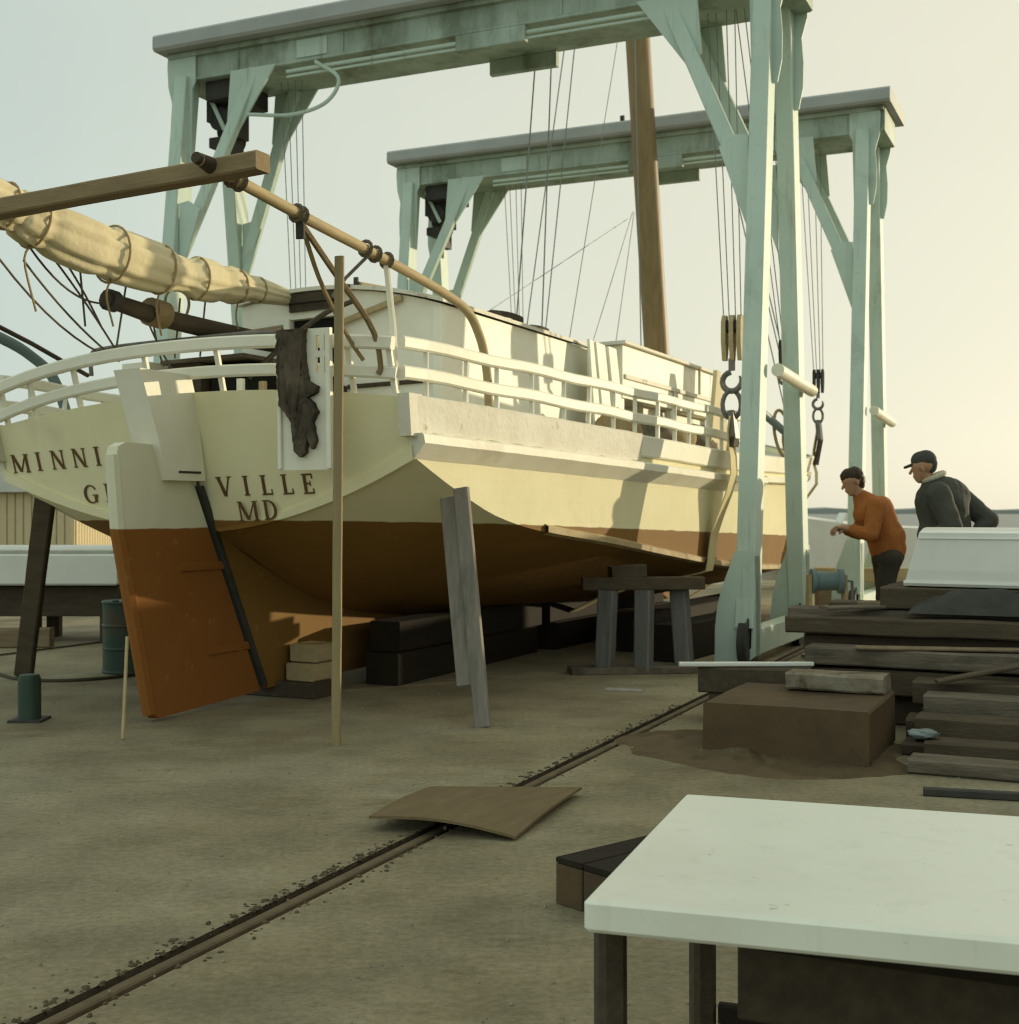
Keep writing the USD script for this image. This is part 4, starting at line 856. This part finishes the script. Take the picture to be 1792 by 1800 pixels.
LABS = ['silver-grey plank on top of the timber stack in front of the men', 'dark timber on the near upper edge of the stack', 'dark timber at the back of the top layer of the stack', 'silver-grey plank one layer down on the face of the stack', 'dark timber below the top grey plank', 'brown timber in the second layer at the back of the stack',
        'dark timber beside the rusty box, upper step', 'grey timber on the middle step beside the rusty box', 'dark timber on the lower step beside the rusty box', 'dark timber lying at the foot of the stack', 'thin grey board on the ground nearest the camera at the stack',
        'thick dark timber in the lower part of the stack face', 'thick dark timber behind the stack face', 'thick dark timber low at the back of the stack', 'dark timber on the ground beside the rusty box corner', 'dark bottom timber under the middle step', 'bottom timber under the grey plank', 'bottom timber in the middle of the stack', 'bottom timber at the back of the stack', 'flat dark timber under the lower step']
for k, (u, v0, v1, z0, w_, h_, m) in enumerate(STK):
    dz, du = rng.normal(0, .012), rng.normal(0, .07)
    timber('timber', LABS[k], 'timber', (u, v0 + abs(rng.normal(0, .09)) - .04, z0 + h_ / 2), (u + du, v1, z0 + h_ / 2 + (dz if z0 > .05 else 0)), w_ - .012, h_ - .006, MAT[m], rough=.011, seed=30 + k)
for k, (a, b, w_, h_, m, lab) in enumerate([((1.75, 4.0, .735), (2.35, 4.75, .742), .13, .022, 'greywood', 'short crooked board lying across the top left of the timber stack'),
        ((1.30, 4.3, .515), (1.56, 5.6, .520), .10, .02, 'wood', 'narrow brown board lying along the grey plank of the stack'), ((.95, 4.85, .36), (1.30, 5.7, .545), .09, .025, 'dkwood2', 'dark lath propped aslant on the steps of the stack'),
        ((2.3, 4.15, .735), (2.2, 5.3, .74), .09, .03, 'wood', 'thin brown offcut behind the crooked board on the stack')]):
    timber('board', lab, 'board', a, b, w_, h_, MAT[m], rough=.006, seed=90 + k)
ic = trimesh.creation.icosphere(2, 1.0)
w = np.array(ic.vertices) * [.06, .09, .025]; w *= 1 + 1.2 * (meshkit.fbm(w * 40, 3, 9)[:, None] - .5)
solo('plastic_scrap', (w + [.22, 4.86, .155], np.array(ic.faces)), M('faded_blue_plastic', (.20, .235, .22), (.15, .175, .16), 9, .7), 'crumpled pale blue scrap on the dark timbers beside the rusty box', 'scrap', frame='y', smooth=True)
solo('iron_bar', MB().beam((-.70, 4.98, .02), (-.62, 5.5, .02), .05, .04), MAT['dark'], 'short dark iron bar on the ground at the right edge', 'bar', frame='y')
solo('rag', lumpy(beam((2.28, 2.2, .008), (2.3, 2.5, .008), .10, .014), .01, 9, 2, sub=.04), MAT['plaster'], 'small pale rag on the ground near the hull stand', 'rag', frame='y')

# plywood on the groove, crate, white top
pw = [np.array(p) for p in [(-2.48, 2.87, .055), (-1.66, 2.74, .02), (-1.41, 3.45, .03), (-2.38, 3.53, .012)]]
n_ = 14; P = np.zeros((n_, n_, 3))
for i in range(n_):
    for j in range(n_):
        a, b = i / (n_ - 1), j / (n_ - 1)
        P[i, j] = pw[0] * (1 - a) * (1 - b) + pw[1] * a * (1 - b) + pw[2] * a * b + pw[3] * (1 - a) * b + [0, 0, .028 * math.sin(math.pi * b) * (1 - a) + .012 * math.sin(math.pi * a)]
Q = P + [0, 0, .012]
mb = MB().add(flip(grid(Q))).add(grid(P))
for e0, e1, fl in ((P[0], Q[0], 0), (P[-1], Q[-1], 1), (P[:, 0], Q[:, 0], 1), (P[:, -1], Q[:, -1], 0)):
    g = grid(np.stack([e0, e1], 1)); mb.add(g if fl else flip(g))
solo('plywood', mb, M('damp_plywood', (.185, .135, .068), (.145, .105, .052), 4, .75, (1, 5, 1), .2, 14, c3=(.23, .18, .10), spot=(.58, .75)), 'warped brown plywood sheet lying over the groove in the ground', 'plywood', frame='y')
c0 = np.array([.166, 4.72]); e1 = np.array([.75, .66]); e2 = np.array([.66, -.75])
cr = Thing('timber_crate', 'low dark wooden crate behind the left corner of the white top', 'crate', (.45, 4.7, 0), 'w')
def cbox(a0, a1, b0, b1, z0, z1):
    v, f = bx((a0, b0, z0), (a1, b1, z1), .005)
    o = np.c_[c0[0] + e1[0] * v[:, 0] + e2[0] * v[:, 1], c0[1] + e1[1] * v[:, 0] + e2[1] * v[:, 1], v[:, 2]]
    return o, f[:, ::-1]
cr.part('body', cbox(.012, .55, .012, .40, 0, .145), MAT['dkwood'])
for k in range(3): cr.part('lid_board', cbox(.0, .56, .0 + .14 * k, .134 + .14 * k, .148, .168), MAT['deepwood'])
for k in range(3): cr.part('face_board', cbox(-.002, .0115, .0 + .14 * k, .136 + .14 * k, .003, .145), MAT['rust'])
for k in range(4): cr.part('end_board', cbox(.0 + .14 * k, .136 + .14 * k, .4005, .414, .003, .145), MAT['rust'])
tb = Thing('work_table', 'big white-painted slab top on dark square legs in the right foreground', 'table', (-4.6, 5.4, 0), 'y')
outl = Polygon([(-5.20, 4.945), (-4.235, 4.845), (-4.06, 6.35), (-5.02, 6.45)]).buffer(-.014).buffer(.014, 6)
def slab(poly, z0, z1, r=.008):
    a = prism(poly.buffer(-r), 2, z0, z1); b = prism(poly, 2, z0 + r, z1 - r)
    mm = [mf.Manifold(mf.Mesh(np.asarray(x[0], np.float32), np.asarray(x[1], np.uint32))) for x in (a, b)]
    return mf.Manifold.batch_boolean(mm, mf.OpType.Add).hull()
tb.part('flat_top', slab(outl, .620, .682), MAT['table'], smooth=30)
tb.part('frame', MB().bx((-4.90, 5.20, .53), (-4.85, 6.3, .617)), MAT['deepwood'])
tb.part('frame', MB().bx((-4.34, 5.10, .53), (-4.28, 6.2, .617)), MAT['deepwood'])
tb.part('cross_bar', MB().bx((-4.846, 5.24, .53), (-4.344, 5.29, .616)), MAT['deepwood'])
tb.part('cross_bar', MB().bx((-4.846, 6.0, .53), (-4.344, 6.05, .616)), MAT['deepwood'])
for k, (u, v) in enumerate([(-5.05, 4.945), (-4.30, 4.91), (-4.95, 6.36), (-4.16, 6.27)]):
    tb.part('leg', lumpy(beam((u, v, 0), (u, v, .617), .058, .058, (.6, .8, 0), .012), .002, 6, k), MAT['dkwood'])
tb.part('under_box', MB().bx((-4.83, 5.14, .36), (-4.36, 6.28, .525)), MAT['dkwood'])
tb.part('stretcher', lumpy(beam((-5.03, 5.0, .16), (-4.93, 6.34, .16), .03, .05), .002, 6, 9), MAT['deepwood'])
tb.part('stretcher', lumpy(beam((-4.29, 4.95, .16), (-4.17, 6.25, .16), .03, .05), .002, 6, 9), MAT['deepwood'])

# ------------------------------------------------------------------ white board and burlap hung on the transom
wb = Thing('hung_board', 'white board with four slots hung over the stern rail', 'board', (-.3, 1.0, 1.65), 'y')
hu = lambda z: np.zeros_like(np.asarray(z, float)) - .335 + .02 * (2.6 - np.asarray(z, float))
shp = sbox(.91, 1.67, 1.31, 2.575)
for v0 in (1.20, 1.262):
    for z0 in (2.43, 2.29): shp = shp.difference(sbox(v0, z0, v0 + .03, z0 + .10))
v_, f_ = prism(shp.segmentize(.15), 0, 0, .022); v_[:, 0] += hu(v_[:, 2]); v_[:, 2] += .0
wb.part('panel', (v_, f_), MAT['white'])
wb.part('edge_strip', MB().beam((hu(1.68) - .012, .925, 1.68), (hu(2.57) - .012, .925, 2.57), .022, .03, (0, 1, 0)).beam((hu(1.68) - .012, 1.297, 1.68), (hu(2.57) - .012, 1.297, 2.57), .022, .035, (0, 1, 0)), MAT['white'])
rag = Polygon([(.925, 2.57), (.93, 2.2), (.95, 2.08), (1.02, 2.0), (1.05, 1.88), (1.06, 1.79), (1.10, 1.75), (1.14, 1.78), (1.15, 1.88), (1.19, 1.80), (1.22, 1.86), (1.19, 1.97), (1.23, 2.04), (1.20, 2.10), (1.15, 2.13), (1.22, 2.16), (1.235, 2.20), (1.16, 2.24), (1.13, 2.4), (1.14, 2.575)])
v_, f_ = prism(rag.segmentize(.03), 0, -.03, .0)
t = trimesh.Trimesh(v_, f_).subdivide_to_size(.035, max_iter=8); v_, f_ = np.array(t.vertices), np.array(t.faces)
v_[:, 0] += hu(v_[:, 2]) - .006 - (.05 * np.abs(meshkit.fbm(v_ * [0, 14, 5], 3, 6) - .5) + .014 * meshkit.fbm(v_ * [0, 40, 30], 2, 3)) * (v_[:, 0] < -.01)
v_[:, 1] += .02 * (meshkit.fbm(v_ * [0, 3, 30], 3, 8) - .5)
solo('burlap', (v_, f_), MAT['rag'], 'ragged dark brown sacking draped down the hung white board', 'sacking', frame='y', base=(-.35, .95, 1.73), smooth=50)

# ------------------------------------------------------------------ left background
ic = None
lb = Thing('covered_skiff', 'pale flat-topped boat on a dark cradle at the left behind the stern', 'boat', (-4.9, 14.4, 0), 'w')
lb.part('hull', slab(Polygon([(-6.6, 14.0), (-4.17, 14.0), (-4.25, 15.1), (-6.6, 15.1)]), .62, .955, .02), MAT['skiff'])
lb.part('cover', slab(Polygon([(-6.6, 14.03), (-4.22, 14.03), (-4.40, 14.85), (-6.5, 14.85)]), .957, 1.03, .03), MAT['skiff'])
lb.part('cradle', MB().bx((-6.3, 14.15, .28), (-4.2, 14.3, .60)), MAT['dkwood']); lb.part('cradle', MB().bx((-6.3, 14.8, .28), (-4.3, 14.95, .60)), MAT['dkwood'])
for x in (-6.1, -5.2, -4.4):
    for y in (14.16, 14.81): lb.part('cradle_post', MB().bx((x, y, 0), (x + .14, y + .13, .278)), MAT['dkwood2'])
timber('log', 'pale brown log lying in front of the boat cradle at left', 'log', (-5.9, 15.2 - 1.6, .10), (-4.75, 15.3 - 1.6, .10), .2, .19, MAT['wood'], frame='w', seed=4)
dr = Thing('oil_drum', 'dark green steel drum behind the rudder', 'drum', (-3.33, 11.55, 0), 'w')
prof = [(0, 0), (.225, 0), (.235, .015), (.225, .03), (.222, .2), (.234, .215), (.222, .23), (.222, .40), (.234, .415), (.222, .43), (.225, .60), (.235, .615), (.225, .63), (.21, .622), (0, .618)]
dr.part('shell', lathe(prof, 28, (-3.33, 11.55, 0)), MAT['greendrum'], smooth=30)
dr.part('bung', lathe([(0, 0), (.03, 0), (.03, .015), (0, .015)], 10, (-3.42, 11.45, .619)), MAT['dark'])
po = Thing('bollard', 'stubby dark green post at the left edge of the yard', 'post', (-3.22, 8.85, 0), 'w')
po.part('post', lathe([(0, 0), (.075, 0), (.075, .28), (.062, .31), (0, .315)], 16, (-3.22, 8.85, 0)), MAT['greendrum'], smooth=30)
po.part('base_plate', MB().bx((-3.33, 8.74, 0.001), (-3.11, 8.96, .018)), MAT['dark'])
lh = Thing('rope', 'dark rope lying in a loose curve on the ground at left', 'rope', (-4, 12, 0), 'w')
lh.part('line', tube(curve([(-4.6, 11.6, .012), (-4.0, 10.9, .012), (-3.4, 11.0, .012), (-2.95, 11.8, .012), (-2.8, 12.6, .012)], 40), .016, 6), MAT['dkwood'])
bs = Thing('boat_shed', 'low sunlit boat shed of upright boards far off at left', 'shed', (-15, 41, 0), 'w')
bs.part('wall', MB().bx((-17.5, 40, 0), (-13.2, 46, 2.0)), MAT['siding'])
for k in range(17): bs.part('board', MB().bx((-17.45 + .25 * k, 39.96, .05), (-17.24 + .25 * k, 39.998, 1.98)), MAT['siding'])
for k in range(22): bs.part('board', MB().bx((-13.198, 40.1 + .26 * k, .05), (-13.16, 40.31 + .26 * k, 1.98)), MAT['siding'])
bs.part('roof', prism([(-17.9, 2.0), (-12.9, 2.0), (-15.35, 3.2)], 1, 39.7, 46.3), MAT['roof'])

# ------------------------------------------------------------------ right background: skiff, winch, far boats
sk = Thing('upturned_skiff', 'white upturned skiff on the timber stack beside the men', 'skiff', (2.42, 5.6, .74), 'y')
def skiff_sec(t):
    hw = .40 + .10 * math.sin(math.pi * min(t * .8, 1)); bw_ = hw - .07
    return [(-hw, 0), (-hw * .99, .10), (-hw * .97, .12), (-bw_, .37), (-bw_ * .5, .40), (0, .405), (bw_ * .5, .40), (bw_, .37), (hw * .97, .12), (hw * .99, .10), (hw, 0)]
Q = []
for t in np.linspace(0, 1, 24):
    k = 1 - max(0, (t - .6) / .4) ** 2 * .95
    Q.append([(2.47 + x * k, 4.50 + .10 * y / .4 + 2.6 * t, .885 + y * (.9 + .1 * k)) for x, y in skiff_sec(t)])
Q = np.array(Q); g = grid(Q)
t_ = trimesh.Trimesh(*g, process=False)
mb = MB().add(g)
c = Q[0]; mb.add((c, np.array([[0, i + 1, i] for i in range(1, len(c) - 1)])))
sk.part('hull', mb, MAT['skiff'], smooth=35)
sk.part('rub_strip', MB().add(tube([(Q[i, 0, 0], Q[i, 0, 1], Q[i, 0, 2] + .02) for i in range(24)], .022, 6)).add(tube([(Q[i, 3, 0] - .004, Q[i, 3, 1], Q[i, 3, 2] - .04) for i in range(24)], .014, 6)).add(tube([(Q[i, -1, 0], Q[i, -1, 1], Q[i, -1, 2] + .02) for i in range(24)], .022, 6)), MAT['skiff'], smooth=40)
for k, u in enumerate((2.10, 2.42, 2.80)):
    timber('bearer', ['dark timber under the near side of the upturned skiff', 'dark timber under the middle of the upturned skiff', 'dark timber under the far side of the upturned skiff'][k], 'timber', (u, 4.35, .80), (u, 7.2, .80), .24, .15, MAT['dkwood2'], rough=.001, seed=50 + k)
nt, mt = 26, 34; P = np.zeros((nt, mt, 3))
for i in range(nt):
    for j in range(mt):
        a, b = i / (nt - 1), j / (mt - 1); u, v = 1.78 + .30 * a, 4.55 + 1.1 * b
        P[i, j] = (u, v, .712 + .17 * math.sin(math.pi * a) * math.sin(math.pi * b) ** .5 * (.5 + .9 * meshkit.fbm(np.array([[u * 9, v * 7, 0]]), 4, 4)[0]))
solo('tarpaulin', flip(grid(P)), M('dark_tarpaulin', (.035, .036, .03), (.06, .058, .046), 6, .7, bump=.5, bscale=16), 'crumpled dark tarpaulin on the timber stack below the upturned skiff', 'tarpaulin', frame='y', smooth=True)
wn = Thing('winch', 'blue-grey winch drum on a pale iron stand beyond the near legs', 'winch', (3.05, 12.6, 0), 'w')
wn.part('drum', lathe([(0, -.15), (.12, -.15), (.12, -.11), (.09, -.10), (.09, .10), (.12, .11), (.12, .15), (0, .15)], 22, (3.03, 12.6, .74), 0), MAT['bluegrey'], smooth=30)
for x in (-.17, .17):
    wn.part('side_plate', prism([(12.5, 0), (12.72, 0), (12.66, .80), (12.54, .80)], 0, 3.03 + x - .015, 3.03 + x + .015), MAT['woodpaleu'])
wn.part('handle', tube([(3.22, 12.6, .74), (3.27, 12.6, .74), (3.27, 12.55, .48), (3.33, 12.55, .48)], .015, 8), MAT['steel'])
wn.part('foot', MB().bx((2.82, 12.45, 0.002), (3.26, 12.77, .03)), MAT['steel'])
for k in range(3):
    cc = np.array([3.0 + .05 * k, 12.5, .42 - .14 * k])
    wn.part('chain_link', tube([cc + [.04 * math.cos(a) * (k % 2 == 0), .04 * math.cos(a) * (k % 2), .09 * math.sin(a)] for a in np.linspace(0, 2 * math.pi, 15)], .014, 6, False), MAT['woodpaleu'], smooth=40)
timber('timber', 'sunlit yellow timber at the dock edge beyond the winch', 'timber', (4.3, 18.6, .52), (5.6, 18.4, .52), .25, .2, MAT['woodpaleu'], frame='w', seed=60)
for k, x in enumerate((4.4, 5.45)):
    timber('bearer', ['short post under the left of the sunlit dock timber', 'short post under the right of the sunlit dock timber'][k], 'timber', (x, 18.5, 0), (x, 18.5, .42), .2, .2, MAT['wood'], up=(0, 1, 0), rough=.002, frame='w', seed=61 + k)
def small_boat(name, label, x, y, L, ang, z=-.9, cabin=True, wheel=0):
    b = Thing(name, label, 'boat', (x, y, z), 'w')
    ca, sa = math.cos(ang), math.sin(ang)
    def tr_(p): p = np.asarray(p, float); return np.stack([x + p[..., 0] * ca - p[..., 1] * sa, y + p[..., 0] * sa + p[..., 1] * ca, z + p[..., 2]], -1)
    Q = []
    for t in np.linspace(0, 1, 16):
        hw = L * .17 * (1 - max(0, (t - .45) / .55) ** 2.2) * (.9 + .1 * min(1, t * 4)) + .01; zz = .75 + .45 * t * t
        Q.append([(L * (t - .5), -hw, zz), (L * (t - .5), -hw * .82, .0), (L * (t - .5), 0, -.25), (L * (t - .5), hw * .82, 0), (L * (t - .5), hw, zz), (L * (t - .5), 0, zz + .03), (L * (t - .5), -hw, zz)])
    Q = tr_(np.array(Q)); g = grid(Q); mb = MB().add(g)
    c = Q[0][:-1]; mb.add((c, np.array([[0, i, i + 1] for i in range(1, 5)])))
    t_ = trimesh.Trimesh(*mb.get(), process=True)
    v_, f_ = mb.get()
    b.part('hull', (v_, f_ if t_.volume > 0 else f_[:, ::-1]), MAT['boatwhite'])
    if cabin:
        pr_ = [(-.22 * L, .78), (-.20 * L, 1.35), (.08 * L, 1.45), (.20 * L, .95), (.22 * L, .85)]
        v_, f_ = prism(pr_, 1, -.11 * L, .11 * L); cpath = b.part('cabin', (tr_(v_), f_), MAT['boatwhite'])
        v_, f_ = prism([(-.17 * L, 1.0), (-.165 * L, 1.27), (.06 * L, 1.33), (.12 * L, 1.05)], 1, -.112 * L, .112 * L); b.part('window', (tr_(v_), f_), MAT['black'], parent=cpath)
    return b
sb_ = small_boat('small_boat', 'small white boat with a raised slanting windscreen ashore beyond the winch', 6.05, 24.5, 3.6, 2.75, z=.36, cabin=False)
sb_.part('windscreen', beam((5.95, 24.2, 1.0), (6.12, 24.2, 1.38), .5, .03, (1, 0, .2)), MAT['boatwhite'])
sb_.part('seat', MB().bx((5.6, 24.2, .98), (5.9, 24.7, 1.2)), MAT['dark'])
for x in (5.3, 6.7): sb_.part('chock', MB().bx((x, 24.3, 0), (x + .15, 24.8, .33)), MAT['wood'])
small_boat('moored_boat', 'small open white boat on the water far off to the right', 13.0, 40, 4.5, .3, cabin=False)
pile = MB()
for k, (x, y) in enumerate([(6.1, 27.6), (8.0, 27.6), (10.3, 27.6)]):
    solo('dock_pile', tube([(x, y, -1.6), (x + .03, y, .75)], [.14, .12], 10), MAT['wood'], ['pale mooring pile just right of the near legs', 'mooring pile behind the bending man', 'mooring pile behind the skiff'][k], 'pile', base=(x, y, -.9), smooth=40)

# yard buildings and fence off to the right, which keep the low sun from the foreground
ys = Thing('yard_shed', 'long boarded yard shed outside the picture at right', 'shed', (12, 2, 0), 'w')
ys.part('wall', MB().bx((9.6, -14, 0), (16, 11.8, 3.3)), MAT['shed'])
ys.part('roof', prism([(9.2, 3.25), (16.4, 3.25), (12.8, 4.6)], 1, -14.3, 12.0), MAT['cap'])
fe = Thing('board_fence', 'tall board fence outside the picture at right', 'fence', (9.6, 14, 0), 'w')
for k in range(26): fe.part('board', MB().bx((9.58 - .013 * (k % 2), 12.1 + .24 * k, 0.0), (9.606 - .013 * (k % 2), 12.36 + .24 * k, 2.34 if 12 <= k < 16 else 1.2 if 16 < k < 19 else 1.8 if k > 18 else 1.72)), MAT['shed'])
for z in (.4, 1.05): fe.part('rail', MB().bx((9.612, 12.1, z), (9.66, 18.3, z + .09)), MAT['shed'])
for y in (12.2, 14.3, 16.4, 18.2): fe.part('post', MB().bx((9.662, y, 0), (9.75, y + .1, 1.18)), MAT['shed'])

# ------------------------------------------------------------------ people
def bone_set(bones, length=.022, iters=8):
    parts = []
    for (a, ra, b, rb_) in bones:
        s1 = mf.Manifold.sphere(ra, 20).translate(list(map(float, a))); s2 = mf.Manifold.sphere(rb_, 20).translate(list(map(float, b)))
        parts.append(mf.Manifold.batch_hull([s1, s2]))
    m = mf.Manifold.batch_boolean(parts, mf.OpType.Add).refine_to_length(length)
    q = m.to_mesh(); t = trimesh.Trimesh(q.vert_properties[:, :3], q.tri_verts, process=True)
    trimesh.smoothing.filter_taubin(t, iterations=iters)
    return np.array(t.vertices), np.array(t.faces)
def lerp(a, b, t): return np.asarray(a, float) * (1 - t) + np.asarray(b, float) * t
def hand(wrist, direction, palm_n, side):
    """Palm and five bent fingers from the wrist along direction; palm_n is the palm's outward normal."""
    d = np.asarray(direction, float); d /= np.linalg.norm(d); n = np.asarray(palm_n, float); n -= d * (n @ d); n /= np.linalg.norm(n); s = np.cross(d, n) * side
    w = np.asarray(wrist, float); B = [(w, .026, w + d * .04, .03)]
    for i, (o, L) in enumerate(zip((-.03, -.01, .01, .029), (.068, .078, .073, .058))):
        k0 = w + d * .09 + s * o; B.append((w + d * .03 + s * o * .7, .018, k0, .012))
        p1 = k0 + (d * .8 + n * .6) / 1.0 * L * .45; p2 = p1 + (d * .35 + n * .95) * L * .35; p3 = p2 + (-d * .2 + n * .95) * L * .25
        B += [(k0, .0105, p1, .0095), (p1, .0095, p2, .0088), (p2, .0088, p3, .0078)]
    t0 = w + d * .03 - s * .025; t1 = t0 + (d * .55 - s * .6 + n * .35) * .045; t2 = t1 + (d * .8 + n * .5) * .035
    B += [(t0, .016, t1, .012), (t1, .0115, t2, .009)]
    return B
def head_bones(c, fwd, up):
    f = np.asarray(fwd, float); f /= np.linalg.norm(f); u = np.asarray(up, float); u -= f * (f @ u); u /= np.linalg.norm(u); s = np.cross(f, u); c = np.asarray(c, float)
    at = lambda x, y, z: c + f * x + s * y + u * z
    B = [(at(-.02, 0, .035), .088, at(.025, 0, .03), .078), (at(.025, 0, .03), .076, at(.055, 0, -.075), .038), (at(.02, 0, -.03), .062, at(.045, 0, -.085), .04),
         (at(.098, 0, .005), .010, at(.118, 0, -.025), .014), (at(.088, .018, -.058), .011, at(.088, -.018, -.058), .011), (at(.084, .02, -.070), .010, at(.084, -.02, -.070), .010),
         (at(.085, .034, .030), .013, at(.092, .010, .032), .010), (at(.085, -.034, .030), .013, at(.092, -.010, .032), .010)]
    for y in (-1, 1): B.append((at(-.005, y * .078, .012), .012, at(-.012, y * .082, -.022), .010))
    return B, at
def person(label, base, joints, m_top, m_leg, hat=False, bulk=1.0):
    J = {k: np.array(v, float) for k, v in joints.items()}
    p = Thing('person', label, 'person', base, 'w')
    Hb_, at = head_bones(J['head'], J['face'] if 'face' in J else (-1, 0, 0), J['headup'])
    body = [(J['hip'], .115, J['chest'], .135), (J['chest'], .12, J['neck'], .06), (J['neck'], .058, J['head'] - .04 * J['headup'], .055), (J['shL'], .062, J['shR'], .062)] + Hb_
    top, legs = [(J['hip'] * .55 + J['waist'] * .45, .165 * bulk, J['waist'], .165 * bulk), (J['waist'], .158 * bulk, J['chest'], .168 * bulk), (J['chest'], .158 * bulk, J['neck'], .075), (J['chest'] + [.07, 0, .03], .13 * bulk, J['waist'], .15), (J['shL'], .078, J['shR'], .078), (J['shL'], .078, J['chest'], .12), (J['shR'], .078, J['chest'], .12)], []
    for S_ in 'LR':
        body += [(J['sh' + S_], .055, J['el' + S_], .043), (J['el' + S_], .042, J['wr' + S_], .029)]
        dirn = J['hd' + S_] - J['wr' + S_]
        body += hand(J['wr' + S_], dirn, (-.2, .1, -1), 1 if S_ == 'L' else -1)
        cuff = lerp(J['el' + S_], J['wr' + S_], .72)
        top += [(J['sh' + S_], .080 * bulk, J['el' + S_], .066 * bulk), (J['el' + S_], .066 * bulk, cuff, .05)]
        body += [(J['hp' + S_], .085, J['kn' + S_], .058), (J['kn' + S_], .055, J['an' + S_], .04), (J['an' + S_], .042, J['an' + S_] + [-.14, 0, -.045], .032)]
        legs += [(J['waist'] * .45 + J['hip'] * .55, .150 * bulk, J['hip'], .150 * bulk), (J['hip'], .145 * bulk, J['hp' + S_], .118), (J['hp' + S_], .108, J['kn' + S_], .078), (J['kn' + S_], .076, J['an' + S_] + [0, 0, .02], .064)]
    p.part('body', bone_set(body, .016, 5), MAT['skin'], smooth=True)
    def wr(m, amp, seed): return lumpy(m, amp, 9, seed)
    p.part('shirt' if not hat else 'jacket', wr(bone_set(top, .02, 8), .012, 3), MAT[m_top], smooth=True)
    p.part('trousers', wr(bone_set(legs, .02, 8), .010, 7), MAT[m_leg], smooth=True)
    for S_ in 'LR':
        a = J['an' + S_]; p.part('shoe', bone_set([(a + [.03, 0, -.05], .045, a + [-.13, 0, -.062], .036), (a, .05, a + [.02, 0, -.05], .046)], .02, 4), MAT['dark'], smooth=True)
    for y in (-1, 1):
        p.part('eye', (np.array(trimesh.creation.icosphere(1, .0095).vertices) + at(.079, y * .031, .012), np.array(trimesh.creation.icosphere(1, .0095).faces)), MAT['black'])
    if not hat:
        hb_ = [(at(-.03, 0, .052), .092, at(.03, 0, .068), .074), (at(-.05, 0, .01), .076, at(-.05, 0, -.045), .052), (at(.03, 0, .095), .05, at(.082, .0, .088), .024)]
        p.part('hair', lumpy(bone_set(hb_, .012, 2), .008, 28, 5), MAT['hair'], smooth=True)
    else:
        hb_ = [(at(-.03, 0, .065), .088, at(.02, 0, .07), .078), (at(-.06, 0, .03), .06, at(-.055, 0, .0), .055)]
        p.part('cap', bone_set(hb_, .016, 4), MAT['cap_cloth'], smooth=True)
        p.part('cap_peak', bone_set([(at(.08, .045, .045), .014, at(.08, -.045, .045), .014), (at(.08, .045, .045), .014, at(.155, .0, .030), .012), (at(.08, -.045, .045), .014, at(.155, .0, .030), .012)], .012, 2), MAT['cap_cloth'], smooth=True)
        col = [J['neck'] + [.02, 0, .02] + np.array([.085 * math.cos(a), .08 * math.sin(a), .03 + .035 * math.cos(a)]) for a in np.linspace(0, 2 * math.pi, 20)]
        p.part('collar', tube(col, .024, 10, False), MAT['collar'], smooth=True)
    return p
# man bending forward, facing left, forearm held out
hx, hy, h0 = 3.56, 12.62, .05
person('man in an orange shirt bending forward with his forearm held out', (hx, hy, h0), dict(
    hip=(hx + .06, hy, h0 + .95), waist=(hx + .05, hy, h0 + 1.10), chest=(hx - .09, hy, h0 + 1.34), neck=(hx - .20, hy, h0 + 1.50), head=(hx - .275, hy - .01, h0 + 1.635), face=(-.93, -.10, -.30), headup=(-.28, 0, .96),
    shL=(hx - .10, hy - .19, h0 + 1.41), shR=(hx - .08, hy + .19, h0 + 1.43), elL=(hx - .17, hy - .25, h0 + 1.13), wrL=(hx - .38, hy - .16, h0 + 1.20), hdL=(hx - .50, hy - .12, h0 + 1.215), elR=(hx - .16, hy + .22, h0 + 1.15), wrR=(hx - .34, hy + .12, h0 + 1.18), hdR=(hx - .45, hy + .06, h0 + 1.19),
    hpL=(hx + .05, hy - .10, h0 + .90), hpR=(hx + .05, hy + .10, h0 + .90), knL=(hx - .01, hy - .11, h0 + .50), knR=(hx + .06, hy + .12, h0 + .50), anL=(hx + .0, hy - .12, h0 + .10), anR=(hx + .10, hy + .12, h0 + .10)), 'orange', 'trousers', bulk=1.08)
# man in dark jacket and cap leaning behind the skiff
qx, qy, q0 = 3.66, 11.3, .13
person('man in a dark jacket, pale collar and peaked cap behind the skiff', (qx, qy, q0), dict(
    hip=(qx + .04, qy, q0 + 1.02), waist=(qx + .07, qy, q0 + 1.13), chest=(qx + .04, qy, q0 + 1.36), neck=(qx - .05, qy, q0 + 1.52), head=(qx - .115, qy - .01, q0 + 1.645), face=(-.86, .48, -.14), headup=(-.15, 0, .99),
    shL=(qx - .06, qy - .22, q0 + 1.42), shR=(qx + .20, qy + .20, q0 + 1.44), elL=(qx + .02, qy - .33, q0 + 1.15), wrL=(qx - .14, qy - .25, q0 + 1.06), hdL=(qx - .22, qy - .20, q0 + 1.02), elR=(qx + .46, qy + .06, q0 + 1.20), wrR=(qx + .28, qy - .02, q0 + 1.04), hdR=(qx + .20, qy - .05, q0 + .98),
    hpL=(qx - .04, qy - .10, q0 + .96), hpR=(qx + .08, qy + .10, q0 + .96), knL=(qx - .25, qy - .16, q0 + .58), knR=(qx + .04, qy + .12, q0 + .52), anL=(qx - .38, qy - .16, q0 + .12), anR=(qx + .08, qy + .12, q0 + .12)), 'jacket', 'brownpants', hat=True, bulk=1.32)
solo('foot_board', MB().bx((3.05, 11.0, 0.002), (4.1, 11.6, .145)), MAT['dkwood2'], 'dark plank on the ground under the man in the cap', 'plank')
